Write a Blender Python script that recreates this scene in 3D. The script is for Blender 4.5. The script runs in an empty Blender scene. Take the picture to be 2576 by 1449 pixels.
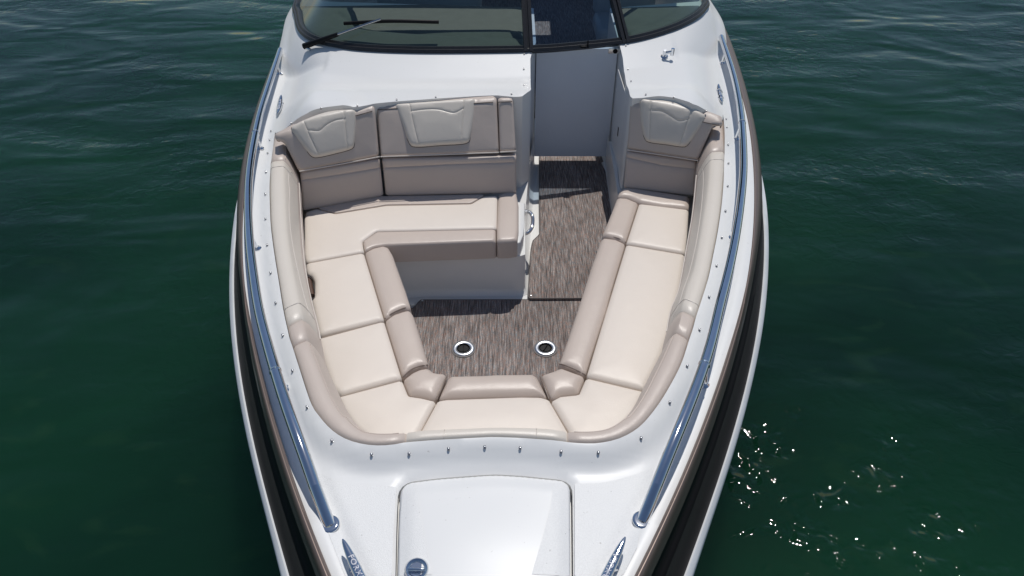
import bpy, bmesh, math, random
import numpy as np
from mathutils import Vector, Matrix
from mathutils.geometry import delaunay_2d_cdt

random.seed(7)
# ------------------------------------------------------------------ camera, sky, sun, exposure
scene = bpy.context.scene
F, TH, CX, CY, HC = 1786.0, math.radians(40), 1288.0, 724.5, 2.0   # lens and drone pose, deck level is z = 0
cd = bpy.data.cameras.new('camera'); cam = bpy.data.objects.new('camera', cd)
scene.collection.objects.link(cam); scene.camera = cam
cam.location = (0, 0, HC); cam.rotation_euler = (math.radians(50), 0, 0)
cd.sensor_width = 36; cd.lens = F / 2576 * 36; cd.clip_start = 0.05; cd.clip_end = 2000
SUN_EL, SUN_AZ = math.radians(65.5), math.radians(13)               # azimuth from +y towards +x
sdir = Vector((math.cos(SUN_EL) * math.sin(SUN_AZ), math.cos(SUN_EL) * math.cos(SUN_AZ), math.sin(SUN_EL)))
w = bpy.data.worlds.new('World'); scene.world = w; w.use_nodes = True
nt = w.node_tree; bg = nt.nodes['Background']; sk = nt.nodes.new('ShaderNodeTexSky')
sk.sky_type = 'NISHITA'; sk.sun_disc = False; sk.sun_elevation = SUN_EL; sk.sun_rotation = SUN_AZ; sk.dust_density = .25; sk.ozone_density = 1.4
nt.links.new(sk.outputs[0], bg.inputs[0]); bg.inputs[1].default_value = 0.066
sl = bpy.data.lights.new('sun', 'SUN'); sl.energy = 2.68; sl.angle = math.radians(0.5); sl.color = (1, 0.965, 0.915)
so = bpy.data.objects.new('sun', sl); scene.collection.objects.link(so)
so.rotation_euler = sdir.to_track_quat('Z', 'Y').to_euler(); so.location = (0, 0, 20)
vs = scene.view_settings; vs.view_transform = 'Standard'; vs.look = 'None'; vs.exposure = .07; vs.gamma = 1

# ------------------------------------------------------------------ measuring helpers
CR = {1: (800, 0, 1.98154), 2: (1900, 0, 1.98154), 3: (800, 600, 1.98154), 4: (1900, 600, 1.98154),
      5: (800, 1200, 1.98154), 6: (1900, 1200, 1.98154), 7: (900, 1700, 2.5505), 8: (1900, 1700, 2.5505)}
def R(n, *pts):                       # readings taken on an enlarged part of the photo
    x0, y0, s = CR[n]
    return [((x0 + x / s) / 1.56522, (y0 + y / s) / 1.56522) for x, y in pts]
def ray(u, v):
    a = (u - CX) / F; b = -(v - CY) / F
    return Vector((a, math.cos(TH) + b * math.sin(TH), -math.sin(TH) + b * math.cos(TH)))
def W3(p, z):                         # where that sight line meets height z
    d = ray(*p); t = (z - HC) / d.z; return Vector((d.x * t, d.y * t, z))
def W2(pts, z): return [W3(p, z).xy for p in pts]
def onplane(p, o, n):
    d = ray(*p); c = Vector((0, 0, HC)); return c + d * ((o - c).dot(n) / d.dot(n))
def xc(y): return -0.098 + 0.0105 * y
def tab(T, y):
    return float(np.interp(y, [a for a, b in T], [b for a, b in T]))
def S(t): t = np.clip(t, 0, 1); return t * t * (3 - 2 * t)

# ------------------------------------------------------------------ curve helpers (2-D / 3-D point lists)
def resample(pts, step, closed=False):
    P = [Vector(p) for p in pts]
    if closed: P = P + [P[0]]
    d = [0]
    for a, b in zip(P, P[1:]): d.append(d[-1] + (b - a).length)
    n = max(2, int(round(d[-1] / step)) + 1)
    ts = np.linspace(0, d[-1], n); A = np.array([list(p) for p in P])
    out = np.stack([np.interp(ts, d, A[:, k]) for k in range(A.shape[1])], 1)
    out = [Vector(r) for r in out]
    return out[:-1] if closed else out
def resn(pts, n):
    P = [Vector(p) for p in pts]; d = [0]
    for a, b in zip(P, P[1:]): d.append(d[-1] + (b - a).length)
    ts = np.linspace(0, d[-1], n); A = np.array([list(p) for p in P])
    out = np.stack([np.interp(ts, d, A[:, k]) for k in range(A.shape[1])], 1)
    return [Vector(r) for r in out]
def spline(pts, closed=False, sub=8):
    P = [Vector(p) for p in pts]; n = len(P); out = []
    rng = range(n) if closed else range(n - 1)
    for i in rng:
        if closed: a, b, c, d = P[(i - 1) % n], P[i], P[(i + 1) % n], P[(i + 2) % n]
        else:
            b, c = P[i], P[i + 1]; a = P[i - 1] if i else b * 2 - c; d = P[i + 2] if i + 2 < n else c * 2 - b
        for k in range(sub):
            t = k / sub
            out.append(0.5 * ((2 * b) + (c - a) * t + (2 * a - 5 * b + 4 * c - d) * t * t + (3 * b - a - 3 * c + d) * t ** 3))
    if not closed: out.append(P[-1])
    return out
def fillet(pts, r, seg=5):
    P = [Vector(p) for p in pts]; n = len(P); out = []
    rr = r if isinstance(r, (list, tuple)) else [r] * n
    for i in range(n):
        a, b, c = P[i - 1], P[i], P[(i + 1) % n]
        u = (a - b); v = (c - b); lu, lv = u.length, v.length
        if lu < 1e-6 or lv < 1e-6 or rr[i] <= 0: out.append(b); continue
        u /= lu; v /= lv; ang = u.angle(v)
        if ang > math.radians(172): out.append(b); continue
        d = min(rr[i] / math.tan(ang / 2), lu * .45, lv * .45)
        p, q = b + u * d, b + v * d
        for k in range(seg + 1):
            t = k / seg; out.append(p * (1 - t) ** 2 + b * 2 * t * (1 - t) + q * t * t)
    return out
def area(P): return 0.5 * sum(P[i - 1].x * P[i].y - P[i].x * P[i - 1].y for i in range(len(P)))
def offset(pts, d):                   # positive d grows a counter-clockwise polygon
    P = [Vector(p) for p in pts]; n = len(P); s = 1 if area(P) > 0 else -1; out = []
    for i in range(n):
        t1 = (P[i] - P[i - 1]).normalized(); t2 = (P[(i + 1) % n] - P[i]).normalized()
        n1 = Vector((t1.y, -t1.x)); n2 = Vector((t2.y, -t2.x)); m = (n1 + n2)
        if m.length < 1e-4: m = n1
        m.normalize(); k = 1 / max(.5, m.dot(n1)); out.append(P[i] + m * (d * s * k))
    return out
def dist_to(Q, line, closed=False):
    Q = np.asarray(Q, float)[:, :2]; L = np.array([[p[0], p[1]] for p in line])
    A = L if closed else L[:-1]; B = np.roll(L, -1, 0) if closed else L[1:]
    best = np.full(len(Q), 1e9); AB = B - A; L2 = (AB ** 2).sum(1) + 1e-12
    for s in range(0, len(Q), 4000):
        q = Q[s:s + 4000, None, :]
        t = np.clip(((q - A) * AB).sum(2) / L2, 0, 1)
        best[s:s + 4000] = np.sqrt(((q - A - t[..., None] * AB) ** 2).sum(2)).min(1)
    return best
def inside(Q, poly):
    Q = np.asarray(Q, float); L = np.array([[p[0], p[1]] for p in poly]); M = np.roll(L, -1, 0)
    res = np.zeros(len(Q), bool)
    for (x1, y1), (x2, y2) in zip(L, M):
        if y1 == y2: continue
        c = ((Q[:, 1] < y1) != (Q[:, 1] < y2)); res ^= c & (Q[:, 0] < (x2 - x1) * (Q[:, 1] - y1) / (y2 - y1) + x1)
    return res

# ------------------------------------------------------------------ object helpers
COL = scene.collection
def link(name, me, mat=None, parent=None, smooth=True, loc=None, ang=None):
    if mat: me.materials.append(mat)
    if smooth:
        for p in me.polygons: p.use_smooth = True
    o = bpy.data.objects.new(name, me); COL.objects.link(o)
    if parent: attach(o, parent)
    if smooth: me.set_sharp_from_angle(angle=math.radians(ang or 52))
    return o
def world_loc(o):
    v = Vector(o.location)
    while o.parent: v = v + o.matrix_parent_inverse.translation + o.parent.location; o = o.parent
    return v
def attach(o, parent):
    o.parent = parent; o.matrix_parent_inverse = Matrix.Translation(-world_loc(parent))
def thing(name, label, cat, loc=(0, 0, 0), group=None):
    e = bpy.data.objects.new(name, None); COL.objects.link(e); e.location = loc; e.empty_display_size = .1
    e['label'] = label; e['category'] = cat
    if group: e['group'] = group
    return e
def mesh(verts, faces):
    me = bpy.data.meshes.new('m'); me.from_pydata([tuple(v) for v in verts], [], faces); me.update(); return me
def fix(me):
    bm = bmesh.new(); bm.from_mesh(me); bmesh.ops.recalc_face_normals(bm, faces=bm.faces); bm.to_mesh(me); bm.free(); return me
def join(*ms):
    V = []; Fc = []
    for m in ms:
        k = len(V); V += [tuple(v.co) for v in m.vertices]; Fc += [[i + k for i in p.vertices] for p in m.polygons]
    return mesh(V, Fc)
def tube(path, r, seg=10, closed=False, cap=True, flat=1.0):
    P = [Vector(p) for p in path]; n = len(P); V = []; Fc = []
    T = []
    for i in range(n):
        a = P[i - 1] if (i or closed) else P[0]; b = P[(i + 1) % n] if (i < n - 1 or closed) else P[-1]
        T.append((b - a).normalized())
    ref = Vector((0, 0, 1)) if abs(T[0].z) < .9 else Vector((0, 1, 0))
    for i in range(n):
        t = T[i]; s = t.cross(ref)
        if s.length < 1e-4: s = t.orthogonal()
        s.normalize(); u = s.cross(t).normalized(); rr = r[i] if isinstance(r, (list, tuple)) else r
        for k in range(seg):
            a = 2 * math.pi * k / seg; V.append(P[i] + s * (math.cos(a) * rr) + u * (math.sin(a) * rr * flat))
    m = n if closed else n - 1
    for i in range(m):
        for k in range(seg):
            j = (i + 1) % n
            Fc.append((i * seg + k, i * seg + (k + 1) % seg, j * seg + (k + 1) % seg, j * seg + k))
    if cap and not closed:
        Fc.append(tuple(range(seg))); Fc.append(tuple(range((n - 1) * seg, n * seg)))
    return fix(mesh(V, Fc))
def lathe(prof, seg=24, o=(0, 0, 0), zax=Vector((0, 0, 1))):
    q = Vector(zax).to_track_quat('Z', 'Y'); V = []; Fc = []; n = len(prof)
    for r, z in prof:
        for k in range(seg):
            a = 2 * math.pi * k / seg; V.append(Vector(o) + q @ Vector((r * math.cos(a), r * math.sin(a), z)))
    for i in range(n - 1):
        for k in range(seg): Fc.append((i * seg + k, i * seg + (k + 1) % seg, (i + 1) * seg + (k + 1) % seg, (i + 1) * seg + k))
    Fc.append(tuple(range(seg))); Fc.append(tuple(range((n - 1) * seg, n * seg)))
    return fix(mesh(V, Fc))
def strip(A, B, closed=False):        # ruled sheet between two point rows
    n = len(A); V = list(A) + list(B); m = n if closed else n - 1
    return mesh(V, [(i, (i + 1) % n, n + (i + 1) % n, n + i) for i in range(m)])
def grid(rows, closed=False):
    n = len(rows[0]); V = [p for r in rows for p in r]; Fc = []
    for j in range(len(rows) - 1):
        for i in range(n if closed else n - 1):
            k = (i + 1) % n; Fc.append((j * n + i, j * n + k, (j + 1) * n + k, (j + 1) * n + i))
    return fix(mesh(V, Fc))
def box(c, sx, sy, sz, bev=.004, rot=None):
    bm = bmesh.new(); bmesh.ops.create_cube(bm, size=1); bmesh.ops.scale(bm, vec=(sx, sy, sz), verts=bm.verts)
    if bev: bmesh.ops.bevel(bm, geom=bm.edges[:], offset=bev, segments=2, affect='EDGES', profile=.5)
    if rot is not None: bmesh.ops.transform(bm, matrix=rot.to_matrix().to_4x4() if not isinstance(rot, Matrix) else rot.to_4x4(), verts=bm.verts)
    bmesh.ops.translate(bm, vec=c, verts=bm.verts); me = bpy.data.meshes.new('m'); bm.to_mesh(me); bm.free(); return me
def prism(poly, z0, z1, bev=.006):
    bm = bmesh.new(); P = [Vector(p) for p in poly]
    if area(P) < 0: P = P[::-1]
    lo = [bm.verts.new((p.x, p.y, z0)) for p in P]; f = bm.faces.new(lo[::-1])
    hi = [bm.verts.new((p.x, p.y, z1)) for p in P]; t = bm.faces.new(hi)
    for i in range(len(P)): bm.faces.new((lo[i - 1], lo[i], hi[i], hi[i - 1]))
    if bev: bmesh.ops.bevel(bm, geom=list(t.edges), offset=bev, segments=3, affect='EDGES', profile=.5)
    bmesh.ops.recalc_face_normals(bm, faces=bm.faces)
    me = bpy.data.meshes.new('m'); bm.to_mesh(me); bm.free(); return me
def cdt(outer, holes, pts, gr=()):
    V = []; E = []; Fs = []
    for loop in [outer] + list(holes):
        k = len(V); V += [Vector((p[0], p[1])) for p in loop]; n = len(loop); E += [(k + i, k + (i + 1) % n) for i in range(n)]
    V += [Vector((p[0], p[1])) for p in pts]
    vo, eo, fo, _, _, _ = delaunay_2d_cdt(V, E, [], 0, 1e-6)
    Q = np.array([[v.x, v.y] for v in vo]); C = np.array([Q[list(f)].mean(0) for f in fo])
    ok = inside(C, outer)
    for h in holes: ok &= ~inside(C, h)
    return Q, [tuple(f) for f, k in zip(fo, ok) if k]
def pillow(name, outline, frame, mat, parent, r=.03, thick=.1, crown=.01, res=.02, grooves=(), step=.014, crown_d=.15, rz=None, dim=0.0, bend=None):
    """soft upholstered slab: outline in the frame's plane, rounded rim, slight crown, stitched grooves"""
    o, ux, uy, un = frame; rz = rz or r
    out = resample(outline, step, True)
    if area(out) < 0: out = out[::-1]
    n = len(out); pts = []
    for i in range(n):
        t = (out[(i + 1) % n] - out[i - 1]).normalized(); nn = Vector((-t.y, t.x))
        for k in (.08, .25, .5, .8, 1.15): pts.append(out[i] + nn * (r * k))
    ks = np.tile([.08, .25, .5, .8, 1.15], n) * r
    d = dist_to([p[:] for p in pts], out, True); ins = inside([p[:] for p in pts], out)
    pts = [p for p, a, b, c in zip(pts, d, ks, ins) if c and a > b * .93]
    xs = [p.x for p in out]; ys = [p.y for p in out]
    gx, gy = np.meshgrid(np.arange(min(xs), max(xs), res), np.arange(min(ys), max(ys), res)); g = np.stack([gx.ravel(), gy.ravel()], 1)
    g[:, 0] += ((g[:, 1] / res).round() % 2) * res * .5
    if len(g):
        g = g[inside(g, out)]; dg = dist_to(g, out, True) if len(g) else np.zeros(0); g = g[dg > r * 1.35]
    for gl, gw, gd in grooves:
        if len(g): g = g[dist_to(g, gl) > gw * 2.4]
        q = resample(gl, .012); e = []
        for i in range(len(q)):
            t = (q[min(i + 1, len(q) - 1)] - q[max(i - 1, 0)]).normalized(); nn = Vector((-t.y, t.x))
            for k in (-2, -.9, 0, .9, 2): e.append(q[i] + nn * gw * k)
        ea = np.array([p[:] for p in e]); keep = inside(ea, out) & (dist_to(ea, out, True) > r * .3)
        pts += [p for p, k in zip(e, keep) if k]
    Q, Fc = cdt(out, [], list(map(tuple, g)) + [tuple(p) for p in pts])
    d = dist_to(Q, out, True); dd = np.clip(d, 0, r)
    h = -rz + rz * np.sqrt(np.clip(1 - ((r - dd) / r) ** 2, 0, 1)) + crown * (1 - np.exp(-np.clip(d - r * .3, 0, 9) / crown_d * 2))
    for gl, gw, gd in grooves: h -= gd * np.exp(-(dist_to(Q, gl) / gw) ** 2)
    if dim:
        h += dim * (np.sin(Q[:, 0] * 9.1 + Q[:, 1] * 5) * np.sin(Q[:, 1] * 7.7 - Q[:, 0] * 4.1)) * np.clip(d / .08, 0, 1)
    V = [o + ux * a[0] + uy * a[1] + un * b for a, b in zip(Q, h)]
    me1 = mesh(V, Fc); k0 = len(V)
    rim = [o + ux * p.x + uy * p.y + un * (-rz) for p in out]; low = [o + ux * p.x + uy * p.y + un * (-thick) for p in out]
    me = join(me1, strip(rim, low, True))
    if bend:                          # fold the upper part back over a line: (a, b, angle, stretch)
        a, b, ang_, st_ = bend; t = (b - a).normalized()
        if t.x < 0: t = -t
        nn = Vector((-t.y, t.x)); w3 = (ux * nn.x + uy * nn.y)
        for v in me.vertices:
            q = v.co - o; e = Vector((q.dot(ux), q.dot(uy))); ex = (e - a).dot(nn)
            if ex > 0:
                h = q.dot(un); f = min(1, ex / .02); al = ang_ * f
                v.co = v.co - w3 * ex + w3 * (ex * st_ * math.cos(al) + h * math.sin(al)) - un * (ex * st_ * math.sin(al)) + un * (h * (math.cos(al) - 1))
    bm = bmesh.new(); bm.from_mesh(me); bmesh.ops.remove_doubles(bm, verts=bm.verts, dist=1e-5); bmesh.ops.recalc_face_normals(bm, faces=bm.faces)
    up = sum((f.normal.dot(un) * f.calc_area() for f in bm.faces))
    if up < 0: bmesh.ops.reverse_faces(bm, faces=bm.faces)
    bm.to_mesh(me); bm.free()
    return link(name, me, mat, parent)
HZ = lambda z: (Vector((0, 0, z)), Vector((1, 0, 0)), Vector((0, 1, 0)), Vector((0, 0, 1)))
def pframe(p1, p2, p3):               # plane through three world points, normal towards the camera
    ux = (p2 - p1).normalized(); n = (p2 - p1).cross(p3 - p1).normalized()
    if n.dot(Vector((0, 0, HC)) - p1) < 0: n = -n
    uy = n.cross(ux).normalized(); return (p1, ux, uy, n)
def topl(fr, pts, off=0.0):           # photo readings -> coordinates in that plane (raised by off)
    o, ux, uy, n = fr; res = []
    for p in pts:
        q = onplane(p, o + n * off, n) - (o + n * off); res.append(Vector((q.dot(ux), q.dot(uy))))
    return res
def lift(fr, off): return (fr[0] + fr[3] * off, fr[1], fr[2], fr[3])
def dup(o, loc, parent):
    c = o.copy(); COL.objects.link(c); c.parent = None; c.location = loc; attach(c, parent); return c

# ------------------------------------------------------------------ materials
def mat(name, col, rough=.5, metal=0, spec=.5, coat=0, bump=None, var=None, coat_rough=.05):
    m = bpy.data.materials.new(name); m.use_nodes = True; t = m.node_tree; b = t.nodes['Principled BSDF']
    b.inputs['Base Color'].default_value = (*col, 1); b.inputs['Roughness'].default_value = rough; b.inputs['Metallic'].default_value = metal
    b.inputs['Specular IOR Level'].default_value = spec; b.inputs['Coat Weight'].default_value = coat; b.inputs['Coat Roughness'].default_value = coat_rough
    tc = t.nodes.new('ShaderNodeTexCoord')
    if var:                           # (scale, amount)
        n = t.nodes.new('ShaderNodeTexNoise'); n.inputs['Scale'].default_value = var[0]; n.inputs['Detail'].default_value = 5
        t.links.new(tc.outputs['Object'], n.inputs['Vector'])
        r = t.nodes.new('ShaderNodeMapRange'); r.inputs['To Min'].default_value = 1 - var[1]; r.inputs['To Max'].default_value = 1 + var[1]
        r.inputs['From Min'].default_value = .3; r.inputs['From Max'].default_value = .7
        t.links.new(n.outputs['Fac'], r.inputs['Value'])
        v = t.nodes.new('ShaderNodeVectorMath'); v.operation = 'SCALE'; v.inputs[0].default_value = col
        t.links.new(r.outputs[0], v.inputs['Scale']); t.links.new(v.outputs[0], b.inputs['Base Color'])
    prev = None
    for sc, st, di in (bump or []):   # (scale, strength, distance)
        n = t.nodes.new('ShaderNodeTexNoise'); n.inputs['Scale'].default_value = sc; n.inputs['Detail'].default_value = 3
        t.links.new(tc.outputs['Object'], n.inputs['Vector'])
        u = t.nodes.new('ShaderNodeBump'); u.inputs['Strength'].default_value = st; u.inputs['Distance'].default_value = di
        t.links.new(n.outputs['Fac'], u.inputs['Height'])
        if prev: t.links.new(prev.outputs[0], u.inputs['Normal'])
        prev = u
    if prev: t.links.new(prev.outputs[0], b.inputs['Normal'])
    return m
def specks(m, thr=.735, amt=.45):
    t = m.node_tree; b = t.nodes['Principled BSDF']; tc = t.nodes.new('ShaderNodeTexCoord')
    n = t.nodes.new('ShaderNodeTexNoise'); n.inputs['Scale'].default_value = 75; n.inputs['Detail'].default_value = 1; t.links.new(tc.outputs['Object'], n.inputs['Vector'])
    r = t.nodes.new('ShaderNodeMapRange'); r.inputs['From Min'].default_value = thr; r.inputs['From Max'].default_value = thr + .05; r.inputs['To Max'].default_value = amt; t.links.new(n.outputs['Fac'], r.inputs['Value'])
    mx = t.nodes.new('ShaderNodeMix'); mx.data_type = 'RGBA'; src = b.inputs['Base Color'].links[0].from_socket
    t.links.new(r.outputs[0], mx.inputs[0]); t.links.new(src, mx.inputs[6]); mx.inputs[7].default_value = (.22, .2, .17, 1); t.links.new(mx.outputs[2], b.inputs['Base Color'])
gel = mat('white_gelcoat', (.775, .775, .765), .38, coat=.12, var=(1.7, .012), bump=[(3, .25, .004)], spec=.4)
linerm = mat('white_liner', (.77, .765, .745), .35, coat=.3, var=(3, .015))
nonskid = mat('nonskid_gelcoat', (.768, .768, .758), .43, var=(220, .04), bump=[(420, .5, .002)])
specks(gel, .76, .3); specks(nonskid, .75, .35)
cream = mat('cream_vinyl', (.755, .68, .605), .42, spec=.38, var=(2.5, .025), bump=[(300, .3, .002), (26, .15, .002), (5, .35, .010)])
taupe = mat('taupe_vinyl', (.575, .490, .430), .36, spec=.45, var=(2.5, .03), bump=[(300, .28, .002), (24, .18, .002), (6, .35, .009)])
pearl = mat('pearl_vinyl', (.69, .63, .555), .36, spec=.45, var=(2.5, .02), bump=[(300, .28, .002), (24, .12, .002), (6, .3, .007)])
pipem = mat('piping_vinyl', (.72, .66, .60), .4)
studm = mat('dull_steel', (.42, .42, .43), .22, metal=1)
darkv = mat('dark_seam', (.10, .08, .07), .7)
chrome = mat('polished_steel', (.74, .76, .79), .06, metal=1, var=(30, .04))
brushed = mat('brushed_steel', (.78, .80, .82), .28, metal=1, var=(60, .12))
black = mat('black_plastic', (.006, .006, .007), .5, spec=.2, var=(90, .3))
framem = mat('black_anodised_frame', (.022, .022, .024), .38, var=(150, .5), bump=[(200, .1, .001)])
hullblk = mat('black_gelcoat', (.013, .011, .012), .5, coat=0, spec=.16, var=(2, .1))
taupeh = mat('taupe_metallic_stripe', (.19, .145, .125), .40, metal=.5, coat=.1, var=(900, .12))
rubw = mat('white_rub_rail', (.68, .70, .72), .45, var=(8, .05))
navy = mat('navy_bottom_paint', (.01, .014, .035), .5)
dashm = mat('dash_vinyl', (.105, .108, .098), .7, var=(12, .08), bump=[(250, .2, .002)])
grayp = mat('gray_door_panel', (.78, .82, .88), .45, var=(5, .02))
seatblue = mat('cockpit_vinyl', (.45, .46, .47), .5, var=(4, .04))
brown = mat('brown_grip', (.10, .055, .04), .6)
canv = mat('shade_top_canvas', (.03, .035, .05), .8, var=(40, .1))  # only for the unseen top that shades the cockpit
textm = mat('engraved_letters', (.62, .62, .66), .6)

def glassm(name, tint, refl=.08):
    m = bpy.data.materials.new(name); m.use_nodes = True; t = m.node_tree; t.nodes.remove(t.nodes['Principled BSDF'])
    o = t.nodes['Material Output']; tr = t.nodes.new('ShaderNodeBsdfTransparent'); tr.inputs[0].default_value = (*tint, 1)
    g = t.nodes.new('ShaderNodeBsdfGlossy'); g.inputs['Roughness'].default_value = .02; g.inputs[0].default_value = (.95, .97, 1, 1)
    ge = t.nodes.new('ShaderNodeNewGeometry'); f = None
    def mth(op, a, b=None):
        q = t.nodes.new('ShaderNodeMath'); q.operation = op
        for i_, v_ in enumerate((a, b)):
            if v_ is None: continue
            if isinstance(v_, (int, float)): q.inputs[i_].default_value = v_
            else: t.links.new(v_, q.inputs[i_])
        return q.outputs[0]
    dt = t.nodes.new('ShaderNodeVectorMath'); dt.operation = 'DOT_PRODUCT'; t.links.new(ge.outputs['Incoming'], dt.inputs[0]); t.links.new(ge.outputs['Normal'], dt.inputs[1])
    fr_ = mth('ADD', mth('MULTIPLY', mth('POWER', mth('SUBTRACT', 1, mth('ABSOLUTE', dt.outputs['Value'])), 5), .95), .05)
    n = t.nodes.new('ShaderNodeTexNoise'); n.inputs['Scale'].default_value = 190; n.inputs['Detail'].default_value = 1
    tc = t.nodes.new('ShaderNodeTexCoord'); t.links.new(tc.outputs['Object'], n.inputs['Vector'])
    mx = t.nodes.new('ShaderNodeMixShader'); t.links.new(fr_, mx.inputs[0]); t.links.new(tr.outputs[0], mx.inputs[1]); t.links.new(g.outputs[0], mx.inputs[2])
    # dried salt specks
    df = t.nodes.new('ShaderNodeBsdfDiffuse'); df.inputs[0].default_value = (.6, .65, .7, 1)
    mr = t.nodes.new('ShaderNodeMapRange'); mr.inputs['From Min'].default_value = .72; mr.inputs['From Max'].default_value = .80; mr.inputs['To Max'].default_value = refl * 4
    t.links.new(n.outputs['Fac'], mr.inputs['Value'])
    m2 = t.nodes.new('ShaderNodeMixShader'); t.links.new(mr.outputs[0], m2.inputs[0]); t.links.new(mx.outputs[0], m2.inputs[1]); t.links.new(df.outputs[0], m2.inputs[2])
    t.links.new(m2.outputs[0], o.inputs[0]); return m
glass_side = glassm('green_tinted_glass', (.62, .73, .69))
glass_mid = glassm('blue_tinted_glass', (.54, .66, .78), .12)

def carpetm(name):
    m = bpy.data.materials.new(name); m.use_nodes = True; t = m.node_tree; b = t.nodes['Principled BSDF']; L = t.links.new; N = t.nodes.new
    b.inputs['Roughness'].default_value = .95; b.inputs['Specular IOR Level'].default_value = .15
    tc = N('ShaderNodeTexCoord')
    def noise(sx, sy, detail=2, off=0):
        mp = N('ShaderNodeMapping'); mp.inputs['Scale'].default_value = (sx, sy, 1); mp.inputs['Location'].default_value = (off, off, 0)
        n = N('ShaderNodeTexNoise'); n.inputs['Scale'].default_value = 1; n.inputs['Detail'].default_value = detail
        L(tc.outputs['Object'], mp.inputs[0]); L(mp.outputs[0], n.inputs['Vector']); return n.outputs['Fac']
    st = noise(270, 10, 3); th = noise(380, 260, 2, 5); hue = noise(150, 45, 2, 9); big = noise(2.2, 1.7, 3, 2)
    r1 = N('ShaderNodeValToRGB'); L(st, r1.inputs[0]); e = r1.color_ramp.elements
    e[0].position = .28; e[0].color = (.085, .078, .078, 1); e[1].position = .70; e[1].color = (.52, .48, .455, 1)
    k = e.new(.47); k.color = (.245, .208, .192, 1); k = e.new(.57); k.color = (.345, .30, .28, 1)
    r2 = N('ShaderNodeValToRGB'); L(hue, r2.inputs[0]); e = r2.color_ramp.elements
    e[0].position = .30; e[0].color = (.72, .86, .95, 1); e[1].position = .72; e[1].color = (1.18, .86, .76, 1)
    k = e.new(.45); k.color = (1, 1, 1, 1); k = e.new(.58); k.color = (1.02, .96, .93, 1)
    r3 = N('ShaderNodeMapRange'); L(th, r3.inputs['Value']); r3.inputs['From Min'].default_value = .3; r3.inputs['From Max'].default_value = .7; r3.inputs['To Min'].default_value = .65; r3.inputs['To Max'].default_value = 1.35
    r4 = N('ShaderNodeMapRange'); L(big, r4.inputs['Value']); r4.inputs['From Min'].default_value = .3; r4.inputs['From Max'].default_value = .7; r4.inputs['To Min'].default_value = .68; r4.inputs['To Max'].default_value = .92
    mu = N('ShaderNodeMix'); mu.data_type = 'RGBA'; mu.blend_type = 'MULTIPLY'; mu.inputs[0].default_value = 1; L(r1.outputs[0], mu.inputs[6]); L(r2.outputs[0], mu.inputs[7])
    ma = N('ShaderNodeMath'); ma.operation = 'MULTIPLY'; L(r3.outputs[0], ma.inputs[0]); L(r4.outputs[0], ma.inputs[1])
    v = N('ShaderNodeVectorMath'); v.operation = 'SCALE'; L(mu.outputs[2], v.inputs[0]); L(ma.outputs[0], v.inputs['Scale']); L(v.outputs[0], b.inputs['Base Color'])
    bu = N('ShaderNodeBump'); bu.inputs['Strength'].default_value = .5; bu.inputs['Distance'].default_value = .002; L(th, bu.inputs['Height']); L(bu.outputs[0], b.inputs['Normal'])
    return m
carpet = carpetm('woven_vinyl_carpet')

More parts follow.
